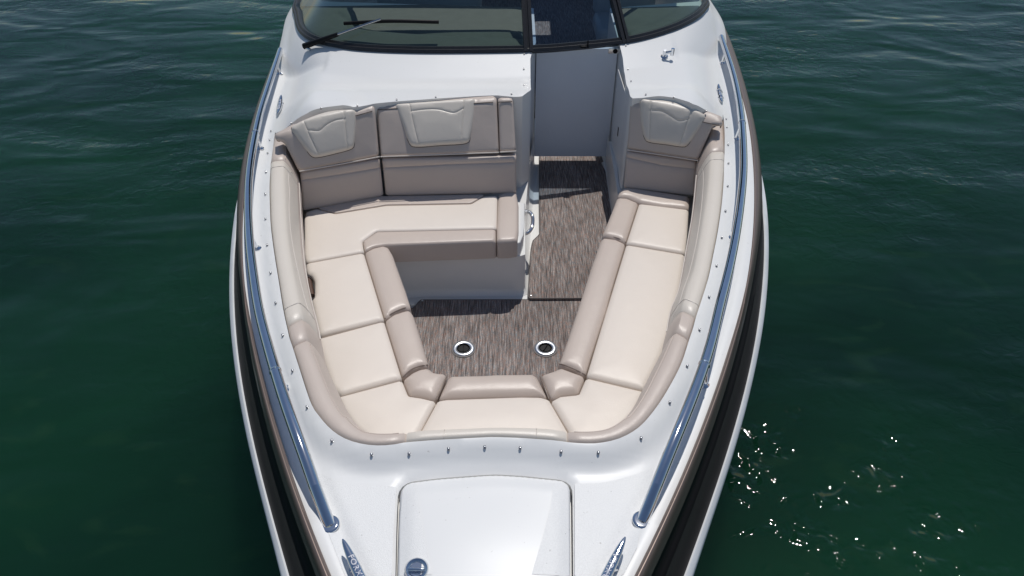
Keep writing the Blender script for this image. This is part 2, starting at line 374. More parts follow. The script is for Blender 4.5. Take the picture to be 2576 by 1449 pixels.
ZW = -1.20
def waterm():
    m = bpy.data.materials.new('lake_water'); m.use_nodes = True; t = m.node_tree; b = t.nodes['Principled BSDF']; L = t.links.new; N = t.nodes.new
    tc = N('ShaderNodeTexCoord')
    def noise(sx, sy, rot, detail=3, dist=0.0, loc=(0, 0, 0)):
        mp = N('ShaderNodeMapping'); mp.inputs['Rotation'].default_value = (0, 0, rot); mp.inputs['Scale'].default_value = (sx, sy, 1); mp.inputs['Location'].default_value = loc
        n = N('ShaderNodeTexNoise'); n.inputs['Scale'].default_value = 1; n.inputs['Detail'].default_value = detail; n.inputs['Distortion'].default_value = dist
        L(tc.outputs['Object'], mp.inputs[0]); L(mp.outputs[0], n.inputs['Vector']); return n.outputs['Fac']
    c = N('ShaderNodeValToRGB'); L(noise(.35, .5, .3, 5, .6), c.inputs[0]); e = c.color_ramp.elements
    e[0].position = .32; e[0].color = (.0030, .0190, .0105, 1); e[1].position = .72; e[1].color = (.0062, .0400, .0185, 1)
    sp = N('ShaderNodeMix'); sp.data_type = 'RGBA'
    r = N('ShaderNodeMapRange'); L(noise(1.6, 3.4, -.35, 6, 1.2, (3, 1, 0)), r.inputs['Value']); r.inputs['From Min'].default_value = .60; r.inputs['From Max'].default_value = .80; r.inputs['To Max'].default_value = .3
    L(r.outputs[0], sp.inputs[0]); L(c.outputs[0], sp.inputs[6]); sp.inputs[7].default_value = (.022, .062, .026, 1)
    L(sp.outputs[2], b.inputs['Base Color'])
    b.inputs['Roughness'].default_value = .045; b.inputs['IOR'].default_value = 1.27; b.inputs['Specular IOR Level'].default_value = .5
    b.subsurface_method = 'BURLEY'; b.inputs['Subsurface Weight'].default_value = 1; b.inputs['Subsurface Radius'].default_value = (.5, 1, .8); b.inputs['Subsurface Scale'].default_value = 2.0
    prev = None
    pm = N('ShaderNodeMapRange'); L(noise(.45, .6, .5, 2, .4, (4, 4, 0)), pm.inputs['Value']); pm.inputs['From Min'].default_value = .48; pm.inputs['From Max'].default_value = .66; pm.inputs['To Min'].default_value = .06; pm.inputs['To Max'].default_value = .55
    # extra ripples added beside the bow, placed to gather sun glints there
    vm = N('ShaderNodeVectorMath'); vm.operation = 'DISTANCE'; vm.inputs[1].default_value = (1.50, 1.72, ZW); L(tc.outputs['Object'], vm.inputs[0])
    pr2 = N('ShaderNodeMapRange'); pr2.interpolation_type = 'SMOOTHSTEP'; L(vm.outputs['Value'], pr2.inputs['Value']); pr2.inputs['From Min'].default_value = .35; pr2.inputs['From Max'].default_value = 1.5; pr2.inputs['To Min'].default_value = 1.0; pr2.inputs['To Max'].default_value = 0
    pn = N('ShaderNodeMapRange'); L(noise(3.0, 4.6, .4, 2, .4, (2, 6, 0)), pn.inputs['Value']); pn.inputs['From Min'].default_value = .46; pn.inputs['From Max'].default_value = .58
    pq = N('ShaderNodeMath'); pq.operation = 'MULTIPLY'; L(pr2.outputs[0], pq.inputs[0]); L(pn.outputs[0], pq.inputs[1])
    for n_, st, di in ((noise(.55, 1.1, -.22, 2, .5), .9, .11), (noise(1.5, 3.0, -.35, 2, .6, (7, 2, 0)), .7, .022), (noise(9, 12, -.3, 2, .6, (1, 9, 0)), pm.outputs[0], .018), (noise(11, 12, .2, 1, .3, (3, 2, 0)), pq.outputs[0], .052)):
        u = N('ShaderNodeBump'); u.inputs['Distance'].default_value = di; L(n_, u.inputs['Height'])
        if isinstance(st, float): u.inputs['Strength'].default_value = st
        else: L(st, u.inputs['Strength'])
        if prev: L(prev.outputs[0], u.inputs['Normal'])
        prev = u
    L(prev.outputs[0], b.inputs['Normal']); return m

# ------------------------------------------------------------------ water
wo = link('water', mesh([(-400, -400, ZW), (400, -400, ZW), (400, 400, ZW), (-400, 400, ZW)], [(0, 1, 2, 3)]), waterm(), smooth=False)
wo['kind'] = 'structure'

# ------------------------------------------------------------------ boat: hull and deck side bands
boat = thing('bowrider_boat', 'white bowrider motorboat with taupe and black side stripes floating on dark green water', 'boat', (-.05, 4, ZW))
T0 = [(.56, 0), (.60, .10), (.70, .22), (.85, .335), (1.06, .46), (1.21, .552), (1.33, .622), (1.53, .726), (1.69, .806), (1.87, .893), (2.05, .972), (2.3, 1.078), (2.5, 1.147), (2.72, 1.216), (3.0, 1.295), (3.23, 1.352), (3.56, 1.424), (3.85, 1.485), (4.22, 1.532), (4.74, 1.59), (5.1, 1.632), (5.5, 1.658), (5.93, 1.68), (9.4, 1.70)]
T1 = [(.50, 0), (.54, .10), (.65, .23), (.82, .355), (1.09, .506), (1.24, .60), (1.39, .69), (1.58, .777), (1.74, .858), (1.93, .942), (2.1, 1.018), (2.34, 1.111), (2.7, 1.245), (3.0, 1.345), (3.32, 1.432), (3.79, 1.529), (4.2, 1.590), (4.67, 1.652), (5.22, 1.703), (5.8, 1.745), (9.4, 1.77)]
T3 = [(.33, 0), (.37, .10), (.50, .25), (.75, .43), (1.0, .56), (1.21, .663), (1.37, .755), (1.52, .836), (1.63, .887), (1.83, .98), (2.01, 1.066), (2.34, 1.198), (2.6, 1.287), (2.8, 1.35), (3.0, 1.412), (3.42, 1.51), (3.8, 1.575), (4.3, 1.63), (5, 1.70), (9.4, 1.765)]
T4 = [(.29, 0), (.33, .11), (.46, .265), (.72, .45), (.97, .585), (1.22, .692), (1.39, .786), (1.5, .845), (1.6, .892), (1.76, .976), (2.05, 1.103), (2.34, 1.222), (2.6, 1.317), (2.8, 1.378), (3.13, 1.471), (3.5, 1.56), (3.8, 1.611), (4.2, 1.655), (4.7, 1.70), (5.2, 1.73), (9.4, 1.78)]
def smooth(P, k):
    P = [Vector(p) for p in P]
    for _ in range(k): P = [P[0]] + [P[i - 1] * .25 + P[i] * .5 + P[i + 1] * .25 for i in range(1, len(P) - 1)] + [P[-1]]
    return P
def sm(T):
    P = resn(spline([Vector(p) for p in T], sub=6), 160); return P[:6] + smooth(P[6:], 40)
N_ST = 150
def half(T, side):
    P = resn(sm(T), N_ST); return [Vector((xc(p.y if False else p[0]) + side * p[1], p[0])) for p in P]
def rail3(T, z, side, dw=0.0):
    return [Vector((q.x + side * dw, q.y, z)) for q in half(T, side)]
def band(levels):                     # levels: (table, z, extra width); both sides joined at the stem
    rows = []
    for T, z, dw in levels:
        rows.append(rail3(T, z, -1, dw)[::-1] + rail3(T, z, 1, dw)[1:])
    return grid(rows)
def mixT(A, B, k):
    ys = np.linspace(0, 1, 60); a = resn(sm(A), 60); b = resn(sm(B), 60); return [((p * (1 - k) + q * k)[0], (p * (1 - k) + q * k)[1]) for p, q in zip(a, b)]
link('taupe_side_band', band([(T0, -.012, -.012), (T0, 0.004, -.002), (T0, 0.0045, .004), (mixT(T0, T1, .3), .002, .003), (mixT(T0, T1, .5), -.006, .003), (mixT(T0, T1, .7), -.018, .002), (mixT(T0, T1, .88), -.036, .001), (T1, -.062, 0)]), taupeh, boat, ang=80)
link('black_side_band', band([(T1, -.058, -.001), (T1, -.075, -.004), (mixT(T1, T3, .30), -.13, -.004), (mixT(T1, T3, .36), -.142, .004), (mixT(T1, T3, .42), -.155, -.002), (mixT(T1, T3, .8), -.24, -.006), (T3, -.28, 0)]), hullblk, boat, ang=50)
link('rub_rail', band([(T3, -.276, -.004), (T3, -.272, .004), (T4, -.283, -.006), (T4, -.298, 0), (T4, -.325, .002), (T4, -.345, -.012)]), rubw, boat, ang=40)
TW = [(1.45, 0), (1.6, .10), (1.9, .27), (2.3, .50), (2.8, .78), (3.4, 1.05), (4.2, 1.28), (5.2, 1.44), (6.5, 1.53), (9.4, 1.58)]
lower = [(T4, -.34, -.014), (T4, -.37, -.02), (mixT(T4, TW, .25), -.55, 0), (mixT(T4, TW, .55), -.80, 0), (TW, ZW - .1, 0)]
link('hull', band(lower), navy, boat)
link('transom', fix(mesh([(xc(9.4) - 1.74, 9.39, ZW - .1), (xc(9.4) + 1.74, 9.39, ZW - .1), (xc(9.4) + 1.74, 9.39, 0), (xc(9.4) - 1.74, 9.39, 0)], [(0, 1, 2, 3)])), gel, boat)

# ------------------------------------------------------------------ coaming outlines
OL_A = R(1, (568, 1045), (562, 1085), (545, 1180)) + R(3, (530, 100))
IL_A = R(3, (738, 35), (740, 89), (745, 160), (749, 237))
OL_B = R(3, (530, 100), (525, 300), (528, 450), (535, 600), (560, 800), (600, 1050), (632, 1250), (660, 1385))
IL_B = R(3, (749, 237), (757, 420), (768, 600), (783, 800), (808, 980), (850, 1180), (893, 1350)) + R(5, (915, 270))
OL_C = R(5, (662, 200), (682, 290), (705, 355)); IL_C = R(5, (915, 270), (930, 355), (945, 440))
OL_D = R(5, (705, 355), (760, 530), (850, 800), (920, 910), (1000, 1000), (1090, 1065), (1200, 1108), (1330, 1130), (1460, 1128), (1582, 1107))
IL_D = R(5, (945, 440), (1000, 570), (1080, 740), (1135, 845), (1190, 925), (1250, 980), (1330, 1008), (1480, 1012), (1590, 1000))
O_E = R(5, (1582, 1107), (1700, 1098), (1860, 1086), (2200, 1068)) + R(6, (100, 1066), (300, 1073), (430, 1082), (560, 1092), (660, 1106))
I_E = R(5, (1590, 1000), (1700, 988), (1860, 982), (2200, 970)) + R(6, (100, 966), (300, 967), (430, 970), (560, 978), (655, 990))
OR_F = R(6, (660, 1106), (760, 1114), (880, 1115), (1020, 1090), (1130, 1045), (1230, 975), (1330, 860), (1430, 710), (1540, 500), (1605, 305))
IR_F = R(6, (655, 990), (760, 996), (900, 988), (980, 970), (1060, 930), (1130, 865), (1190, 780), (1250, 660), (1320, 520), (1395, 375))
OR_G = R(6, (1605, 305), (1632, 225), (1657, 130)); IR_G = R(6, (1395, 375), (1412, 300), (1435, 210))
OR_H = R(6, (1657, 130), (1700, 0)) + R(4, (1755, 1010), (1795, 820), (1830, 640), (1860, 430), (1877, 220), (1885, 20))
IR_H = R(6, (1435, 210), (1470, 40)) + R(4, (1528, 1080), (1565, 900), (1600, 700), (1635, 500), (1655, 330), (1668, 180))
OR_I = R(4, (1885, 20)) + R(2, (1880, 1080), (1873, 985), (1866, 935)); IR_I = R(4, (1668, 180), (1671, 110), (1672, 40), (1673, -20))
ZI = -.12
def zc(vals, n): return list(np.interp(np.linspace(0, 1, n), np.linspace(0, 1, len(vals)), vals))
segs = [('A', OL_A, IL_A, [ZI, ZI], taupe), ('B', OL_B, IL_B, [ZI, ZI], pearl), ('C', OL_C, IL_C, [ZI, ZI], taupe),
        ('D', OL_D, IL_D, [ZI, ZI, -.09, -.05, -.01, .0, .0, .0, .0], taupe), ('E', O_E, I_E, [0, 0], pearl),
        ('F', OR_F, IR_F, [0, 0, 0, -.005, -.02, -.04, -.07, -.09, -.11, ZI], taupe), ('G', OR_G, IR_G, [ZI, ZI], taupe),
        ('H', OR_H, IR_H, [ZI, ZI], pearl), ('I', OR_I, IR_I, [ZI, ZI], taupe)]
chains = {}
for key, O, I, zs, m in segs:
    o3 = [W3(p, .0) for p in O]; zz = zc(zs, len(I)); i3 = [W3(p, z) for p, z in zip(I, zz)]
    chains[key] = (spline(o3, sub=10), spline(i3, sub=10))
rim = []                              # full outer line of the pads, aft left -> bow -> aft right
for k in 'ABCDEFGHI': rim += chains[k][0][(1 if rim else 0):]
rim = [p.xy for p in resample(rim, .03)]

def console(x, y):
    wd = np.interp(y, [a for a, b in T0], [b for a, b in T0]); mar = wd - np.abs(x - xc(y))
    return (.195 - .05 * S((y - 3.92) / .30)) * S((y - 3.42) / .36) * S((mar - .07) / .34)
def on_console(px):
    z = .1
    for _ in range(40):
        p = W3(px, z); z = z * .6 + .4 * float(console(p.x, p.y))
    return W3(px, z)
# backrest tops (photo readings with their heights)
TOPL = list(zip(R(1, (563, 1040), (700, 972), (800, 915), (950, 858), (1100, 840), (1190, 853), (1335, 808), (1500, 792), (1800, 770), (2120, 750), (2285, 743), (2415, 755)), (.03, .09, .14, .18, .2, .195, .2, .2, .2, .2, .2, .2)))
TOPR = list(zip(R(2, (1165, 768), (1240, 764), (1400, 770), (1500, 783), (1640, 833), (1740, 883), (1873, 935)), (.2, .2, .2, .19, .15, .09, .03)))
def TP(L): return [on_console(p).xy for p, z in L]
tl = TP(TOPL); tr = TP(TOPR)
pL = [W3(R(2, (255, 752))[0], .2).xy, W3(R(2, (310, 745))[0], .2).xy, W3(R(2, (378, 690))[0], .2).xy]
pLa = [Vector((.118, 4.45)), Vector((.160, 4.68))]
pR = [W3(R(2, (1100, 400))[0], .22).xy, W3(R(2, (1118, 520))[0], .2).xy, W3(R(2, (1150, 740))[0], .2).xy]
aft = [Vector((.16, 5.35)), Vector((-1.45, 5.5)), Vector((-1.5, 9.2)), Vector((1.45, 9.2)), Vector((1.42, 5.5)), Vector((.72, 5.35)), Vector((.712, 4.68))]
hole = rim + [p for p in tr[::-1]] + pR[::-1] + aft[::-1] + pLa[::-1] + pL[::-1] + tl[::-1]
hole = resample(hole, .03, True)
if area(hole) < 0: hole = hole[::-1]

# windscreen base line in plan
WSZ = .212
WSB = R(1, (735, 30), (742, 130), (760, 215), (800, 275), (880, 322), (1000, 352), (1200, 383), (1500, 400), (1900, 405)) + R(2, (380, 396), (720, 372), (1090, 332), (1300, 288), (1500, 222), (1640, 150), (1712, 85), (1735, 10))
wsb = [W3(p, WSZ).xy for p in WSB]
wsb = [wsb[0] + Vector((.015, 1.6)), wsb[0] + Vector((0, .6))] + wsb + [wsb[-1] + Vector((0, .6)), wsb[-1] + Vector((-.02, 1.6))]
wsc = resample(spline(wsb, sub=10), .03)
wspoly = wsc + [Vector((wsc[-1].x, 9.3)), Vector((wsc[0].x, 9.3))]

hatch_px = R(7, (1700, 1449), (1708, 1000), (1720, 650), (1745, 560), (1820, 515), (2100, 480), (2576, 444)) + R(8, (150, 440), (400, 455), (700, 485), (800, 495), (855, 525), (880, 590), (883, 1000), (885, 1449))
ZH = -.028
hatch = [W3(p, ZH).xy for p in hatch_px]
hatch = hatch + [Vector((hatch[-1].x - .02, .82)), Vector((hatch[-1].x - .09, .74)), Vector((hatch[0].x + .09, .74)), Vector((hatch[0].x + .02, .82))]
hatch = fillet(hatch, .02, 3)
outer = [q for q in half(T0, -1)[::-1]] + half(T0, 1)[1:]
outer = offset([p for p in outer], -.004)

def zdeck(Q):
    Q = np.asarray(Q, float); x, y = Q[:, 0], Q[:, 1]
    wd = np.interp(y, [a for a, b in T0], [b for a, b in T0]); ax = np.abs(x - xc(y))
    mar = wd - ax
    dr = dist_to(Q, rim); do = dist_to(Q, outer, True)
    fore = 1 - S((y - 1.55) / 1.2)
    z = -.030 * fore * S(dr / .10) + .0
    lip = np.where(y < 3.6, 1.0, 0.0) * np.clip((3.6 - y) / .4, 0, 1)
    z += lip * (.018 * (1 - S(dr / .09)) + .006)
    z += .008 * np.exp(-((do - .03) / .018) ** 2) - .008 * np.exp(-((do - .085) / .022) ** 2)
    z += console(x, y)
    # rounded speaker bulge behind the corner headrests
    for bx, by in ((-1.07, 3.74), (.99, 3.80)):
        z += .016 * np.clip((1 - (np.hypot(x - bx, (y - by) * .8) / .24) ** 2) * 1.6, 0, 1)
    dw = dist_to(Q, wsc); inn = inside(Q, wspoly)
    k = np.where(inn, 1.0, np.clip(1 - (dw - .01) / np.where(ax > 1.15, .10 + .12 * S((y - 3.9) / 1), .27), 0, 1))
    z = z * (1 - k) + WSZ * k
    return z

xs = np.arange(-1.9, 1.9, .022); ys = np.arange(.5, 9.4, .022)
gx, gy = np.meshgrid(xs, ys); g = np.stack([gx.ravel(), gy.ravel()], 1); g[:, 0] += ((g[:, 1] / .022).round() % 2) * .011
g = g[(g[:, 1] < 5.6) | (((g[:, 1] / .022).round() % 8 == 0))]
g = g[inside(g, outer)]; g = g[~inside(g, hole)]; hin = inside(g, hatch); g = g[~hin]
g = g[(dist_to(g, outer, True) > .012) & (dist_to(g, hole, True) > .012) & (dist_to(g, hatch, True) > .012)]
hatch_r = resample(hatch, .02, True); hatch_gap = resample(offset(hatch_r, .008), .02, True)
outr = resample(outer, .03, True)
Q, Fc = cdt(outr, [hole, hatch_gap], list(map(tuple, g)))
zq = zdeck(Q)
dh = dist_to(Q, hatch_gap, True); zq = zq - .010 * np.exp(-(dh / .011) ** 2)
dkm = mesh([(a[0], a[1], b) for a, b in zip(Q, zq)], Fc); dkm = fix(dkm)
if sum(p.normal.z for p in dkm.polygons) < 0: dkm.flip_normals()
link('deck', dkm, gel, boat)
# gutter under the hatch seam
hg = [Vector((p.x, p.y)) for p in hatch_gap]; zz = zdeck([p[:] for p in hg]) - .009
link('hatch_gutter', fix(strip([Vector((p.x, p.y, z)) for p, z in zip(hg, zz)], [Vector((p.x, p.y, z - .03)) for p, z in zip(hg, zz)], True)), linerm, boat)
link('gutter_floor', prism(offset(hg, .02), -.09, -.075, 0), linerm, boat)

# hatch lid and its non-skid edges
def zlid(Q):
    Q = np.asarray(Q, float); d = dist_to(Q, hatch_r, True); base = zdeck(Q); hx = Q[:, 0] + .083
    return base + .006 + .010 * S(d / .05) + .014 * (1 - np.clip(np.abs(hx) / .30, 0, 1) ** 2) * S((1.42 - Q[:, 1]) / .3) - .012 * np.clip(1 - d / .010, 0, 1) ** 2
gx, gy = np.meshgrid(np.arange(-.6, .5, .018), np.arange(.7, 1.6, .018)); g = np.stack([gx.ravel(), gy.ravel()], 1)
g = g[inside(g, hatch_r)]; g = g[dist_to(g, hatch_r, True) > .014]
ring = [tuple(p) for p in resample(offset(hatch_r, -.004), .02, True)] + [tuple(p) for p in resample(offset(hatch_r, -.009), .02, True)]
Q, Fc = cdt(hatch_r, [], list(map(tuple, g)) + ring); zq = zlid(Q)
lid = mesh([(a[0], a[1], b) for a, b in zip(Q, zq)], Fc); rimz = zlid([p[:] for p in hatch_r])
lid = join(lid, strip([Vector((p.x, p.y, z)) for p, z in zip(hatch_r, rimz)], [Vector((p.x, p.y, z - .03)) for p, z in zip(hatch_r, rimz)], True))
bm = bmesh.new(); bm.from_mesh(lid); bmesh.ops.remove_doubles(bm, verts=bm.verts, dist=1e-5); bmesh.ops.recalc_face_normals(bm, faces=bm.faces); bm.to_mesh(lid); bm.free()
lido = link('anchor_hatch', lid, gel, boat)
lido['label'] = 'white foredeck hatch lid with smooth crowned centre'
def patch(name, poly, zf, parent, lift_=.0012, m=nonskid):
    P = resample(poly, .02, True)
    if area(P) < 0: P = P[::-1]
    gx, gy = np.meshgrid(np.arange(-1.6, 1.6, .02), np.arange(.5, 2.6, .02)); g = np.stack([gx.ravel(), gy.ravel()], 1); g = g[inside(g, P)]
    g = g[dist_to(g, P, True) > .01]; Q, Fc = cdt(P, [], list(map(tuple, g))); z = zf(Q) + lift_
    me = fix(mesh([(a[0], a[1], b) for a, b in zip(Q, z)], Fc))
    if sum(p.normal.z for p in me.polygons) < 0: me.flip_normals()
    return link(name, me, m, parent)
zl = lambda px: [W3(p, ZH + .005).xy for p in px]
patch('nonskid_patch', zl(R(7, (1755, 600), (1805, 540), (1890, 530), (1925, 800), (1975, 1100), (2060, 1480), (1722, 1480), (1728, 900))), zlid, lido)
patch('nonskid_patch', zl(R(8, (715, 525), (800, 530), (850, 560), (862, 640), (865, 1480), (490, 1480), (600, 1100), (680, 780))), zlid, lido)
zd_ = lambda px: [W3(p, -.03).xy for p in px]
patch('nonskid_patch', zd_(R(7, (880, 395), (1000, 465), (1180, 528), (1400, 555), (1690, 562), (1682, 640), (1660, 1000), (1640, 1480), (1180, 1480), (1000, 1010), (930, 560))), zdeck, boat)
patch('nonskid_patch', zd_(R(8, (925, 535), (1200, 525), (1400, 480), (1560, 430), (1720, 365), (1700, 480), (1640, 700), (1550, 1180), (1400, 1480), (925, 1480))), zdeck, boat)

# ------------------------------------------------------------------ cockpit liner
zh = zdeck([p[:] for p in hole])
link('cockpit_wall', fix(strip([Vector((p.x, p.y, z)) for p, z in zip(hole, zh)], [Vector((p.x, p.y, -.74)) for p in hole], True)), linerm, boat, ang=35)
ZF = -.70
fl = W2(R(3, (1478, 815), (1500, 860), (1560, 1010), (1618, 1200)), -.40) + W2(R(5, (1640, 70), (1752, 440), (1800, 505), (1885, 525), (1920, 550)), -.40) + \
     W2(R(6, (0, 535), (395, 530), (455, 550), (590, 475), (700, 100)), -.40) + W2(R(4, (800, 1000), (935, 650), (1050, 330)), -.40)
_c = Vector((.03, 2.7)); fl = [p + Vector((math.copysign(.05, p.x - _c.x) if abs(p.x - _c.x) > .2 else 0, -.10 if p.y < 2.34 else 0)) for p in fl]
floorp = fl + [Vector((.665, 3.75)), Vector((.69, 4.66)), Vector((.17, 4.66)), Vector((.125, 4.30)), Vector((.080, 3.60)), Vector((.074, 3.165)), Vector((-.52, 3.165))]
floorp = resample(offset(floorp, .0), .05, True)
if area(floorp) < 0: floorp = floorp[::-1]
basep = resample(floorp, .04, True)
hole_in = [p for p in hole if p.y < 4.7]
sheet_out = offset(rim + tr[::-1] + pR[::-1] + [Vector((.712, 4.68)), Vector((.160, 4.68))] + pL[::-1] + tl[::-1], -.002)
Q, Fc = cdt(resample(sheet_out, .05, True), [basep], [])
Fc = [f for f in Fc if not (Q[list(f)][:, 1].mean() > 4.5 and -.0 < Q[list(f)][:, 0].mean() < .8)]
me = fix(mesh([(a[0], a[1], -.425) for a in Q], Fc)); link('seat_base_top', me, linerm, boat, smooth=False)
sbw = link('seat_base_wall', fix(grid([[Vector((p.x, p.y, -.425)) for p in basep], [Vector((p.x, p.y, -.66)) for p in basep], [Vector((*offset(basep, -.008)[i], -.685)) for i in range(len(basep))], [Vector((*offset(basep, -.03)[i], -.699)) for i in range(len(basep))]], True)), linerm, boat, ang=60)
bm = bmesh.new(); bm.from_mesh(sbw.data); bmesh.ops.delete(bm, geom=[f for f in bm.faces if f.calc_center_median().y > 4.60], context='FACES'); bm.to_mesh(sbw.data); bm.free()
link('cockpit_floor', prism(resample(offset(hole, -.004), .05, True), ZF - .03, ZF, 0), linerm, boat, smooth=False)
# ledge beside the bench cushion
link('seat_ledge', prism([Vector(p) for p in W2(R(4, (262, 380), (332, 395), (326, 560), (318, 640), (296, 700), (262, 710)), -.335)], -.5, -.335, .008), linerm, boat)

# gray walk-through door below the windscreen
door = link('walkthrough_door', prism([(.165, 4.655), (.705, 4.655), (.705, 4.685), (.165, 4.685)], -.632, .178, .003), grayp, boat, smooth=False)
lp = [onplane(p, Vector((0, 4.653, 0)), Vector((0, -1, 0))) for p in R(2, (1028, 396))][0]
link('latch_plate', box(lp + Vector((0, -.002, 0)), .078, .006, .034, .002), brushed, door)
link('latch_button', lathe([(.016, 0), (.016, .006), (.008, .008), (.007, .02), (.0, .022)], 20, lp + Vector((.006, -.004, 0)), (0, -1, 0)), black, door)
# side door in the right console and its dark gap line
sd = link('storage_door', prism([(.7035, 3.93), (.6975, 4.50), (.7015, 4.50), (.7075, 3.93)], -.60, .10, 0), linerm, boat, smooth=False)
link('finger_pull', box((.6990, 4.25, -.22), .004, .022, .06, .001), darkv, sd)
link('floor_molding', prism(W2(R(2, (930, 1262), (965, 1245), (1040, 1262), (1040, 1290), (1010, 1330), (1030, 1449), (985, 1449), (965, 1330)), -.66), -.70, -.66, .008), linerm, boat)

# ------------------------------------------------------------------ coaming pads
def pad_profile(o, i, fr):
    """rows from outer deck edge over the top and down the inner face"""
    h = i - o; L = Vector((h.x, h.y, 0)); zt = .030
    d = i.z
    fall = min(.5, .30 + .0 * fr) if d < -.03 else .12
    P = []
    P.append(o + Vector((0, 0, -.02))); P.append(o + L * .02 + Vector((0, 0, zt * .55)))
    P.append(o + L * .10 + Vector((0, 0, zt * .9))); P.append(o + L * .22 + Vector((0, 0, zt)))
    P.append(o + L * (.62 - fall * .3) + Vector((0, 0, zt + .002)))
    P.append(o + L * (.78 - fall * .5) + Vector((0, 0, zt * .82 + d * .04)))
    P.append(o + L * (.90 - fall * .5) + Vector((0, 0, zt * .3 + d * .16)))
    P.append(o + L * (.97 - fall * .38) + Vector((0, 0, d * .38 - .002)))
    P.append(o + L * (.99 - fall * .14) + Vector((0, 0, d * .75)))
    P.append(Vector((i.x, i.y, i.z)))
    return P
def coaming(key, m, name, n, ends=(True, True), strip_m=None):
    o3, i3 = chains[key]; o3 = resn(o3, n); i3 = resn(i3, n)
    prof = [pad_profile(a, b, 0) for a, b in zip(o3, i3)]
    # rounded ends
    if ends[0] or ends[1]:
        for idx, sgn in ((0, 1), (n - 1, -1)):
            if not ends[0 if sgn == 1 else 1]: continue
            t = (o3[min(idx + 1, n - 1)] - o3[max(idx - 1, 0)]).normalized() * sgn
            for j, (dn, sh) in enumerate(((.012, .0015), (.003, .006))):
                k = idx + sgn * j
                prof[k] = [p - Vector((0, 0, dn)) for p in prof[k]]
            base = o3[idx]; nx = prof[idx + sgn]
            L0 = [p.copy() for p in prof[idx]]
            for q in range(len(L0)):
                prof[idx + sgn][q] = prof[idx][q] + t * .008 + Vector((0, 0, .009))
    rows = [[prof[k][j] for k in range(n)] for j in range(10)]
    for row, z in ((9, -.10),):
        rows.append([Vector((prof[k][9].x, prof[k][9].y, min(prof[k][9].z, -.0) - .03)) - Vector((0, 0, 0)) for k in range(n)])
    skirt = [[Vector((p.x, p.y, p.z)) for p in rows[-1]], [Vector((p.x, p.y, min(p.z, -.0) - (.22 if i3[k].z > -.06 else .04))) for k, p in enumerate(rows[-1])]]
    rows = rows + [skirt[1]]
    if strip_m:
        a = link(name, grid(rows[:9]), m, boat); b = grid(rows[8:]); b = link('lower_panel', b, strip_m, a)
    else:
        a = link(name, grid(rows), m, boat)
    # end caps
    for k in (0, n - 1):
        c = [r[k] for r in rows[:11]]; me = mesh(c + [Vector((c[0].x, c[0].y, c[-1].z))], [tuple(range(len(c) + 1))]); link('end_panel', me, strip_m or m, a, smooth=False)
    return a
for key, o_, i_, zs, m in segs:
    n = max(6, int(sum((a - b).length for a, b in zip(chains[key][0], chains[key][0][1:])) / .025))
    a = coaming(key, m, 'coaming_pad', n, strip_m=taupe if key in 'BH' else None)
    if key in 'BH': a['label'] = 'long pearl topped side coaming pad'
    if key == 'E': a['label'] = 'pearl coaming pad across the bow'
    # stitched line on top where face turns down
    if key in 'ADF':
        o3 = resn(chains[key][0], n); i3 = resn(chains[key][1], n)
        pr = [pad_profile(p, q, 0)[5] + Vector((0, 0, .0005)) for p, q in zip(o3, i3)]
        link('piping', tube(pr[1:-1], .0022, 6), taupe, a)
    if key in 'BH':
        o3 = resn(chains[key][0], n); i3 = resn(chains[key][1], n); pr = [pad_profile(p, q, 0) for p, q in zip(o3, i3)]
        link('piping', tube([p[9] for p in pr], .003, 6), pipem, a)
        fr = [0, .03, .06, .12, .22, .34, .45, .56, .68, .80, .90, .96, 1.0]; wq = [6.9, 6.3, 5.8, 5.75, 5.9, 5.6, 5.6, 5.7, 5.9, 6.1, 6.3, 6.5, 6.8]
        line = []
        for f, q in zip(fr, wq):
            k = min(n - 1, int((.02 + .94 * f) * (n - 1))); j = int(q); line.append(pr[k][j].lerp(pr[k][j + 1], q - j) + Vector((0, 0, .0006)))
        link('stitch_line', tube(spline(line, sub=4), .0014, 5), pipem, a)
        for f in (.06, .93):
            k = int(f * (n - 1)); link('seam_line', tube(spline([p + Vector((0, 0, .0006)) for p in pr[k][1:9]], sub=3), .0013, 5), pipem, a)
    if key == 'E':
        for f in (.255, .83):
            k = int(f * (n - 1)); o3 = resn(chains[key][0], n); i3 = resn(chains[key][1], n); pr = pad_profile(o3[k], i3[k], 0)
            link('seam_line', tube(spline([p + Vector((0, 0, .0006)) for p in pr[1:8]], sub=3), .0013, 5), pipem, a)
# dark joints between the pads
for key in 'BDFG':
    pass
# shadow-gap backing under the pads
# ------------------------------------------------------------------ backrests
zB, zT, zS = -.06, .20, -.30
def r1(*p): return R(1, *p)
def r2(*p): return R(2, *p)
fBL1 = pframe(W3(r1((745, 1335))[0], zB), W3(r1((1375, 1218))[0], zB), W3(r1((1335, 830))[0], zT - .01))
fBL2 = pframe(W3(r1((1385, 1220))[0], zB), W3(r1((2310, 1188))[0], zB), W3(r1((1800, 790))[0], zT - .01))
zR = -.085
fBR = pframe(W3(r2((1125, 1165))[0], zR), W3(r2((1680, 1250))[0], zR), W3(r2((1400, 795))[0], zT - .01))
def low_run(hp, fold):
    a, b = fold; t = (b - a).normalized(); t = t if t.x > 0 else -t; nn = Vector((-t.y, t.x))
    q = resample(hp, .015, True); f = [(p - a).dot(nn) < -.004 for p in q]; n = len(q)
    st = [i for i in range(n) if f[i] and not f[i - 1]][0]; out = []
    for k in range(n):
        if f[(st + k) % n]: out.append(q[(st + k) % n])
        else: break
    return out
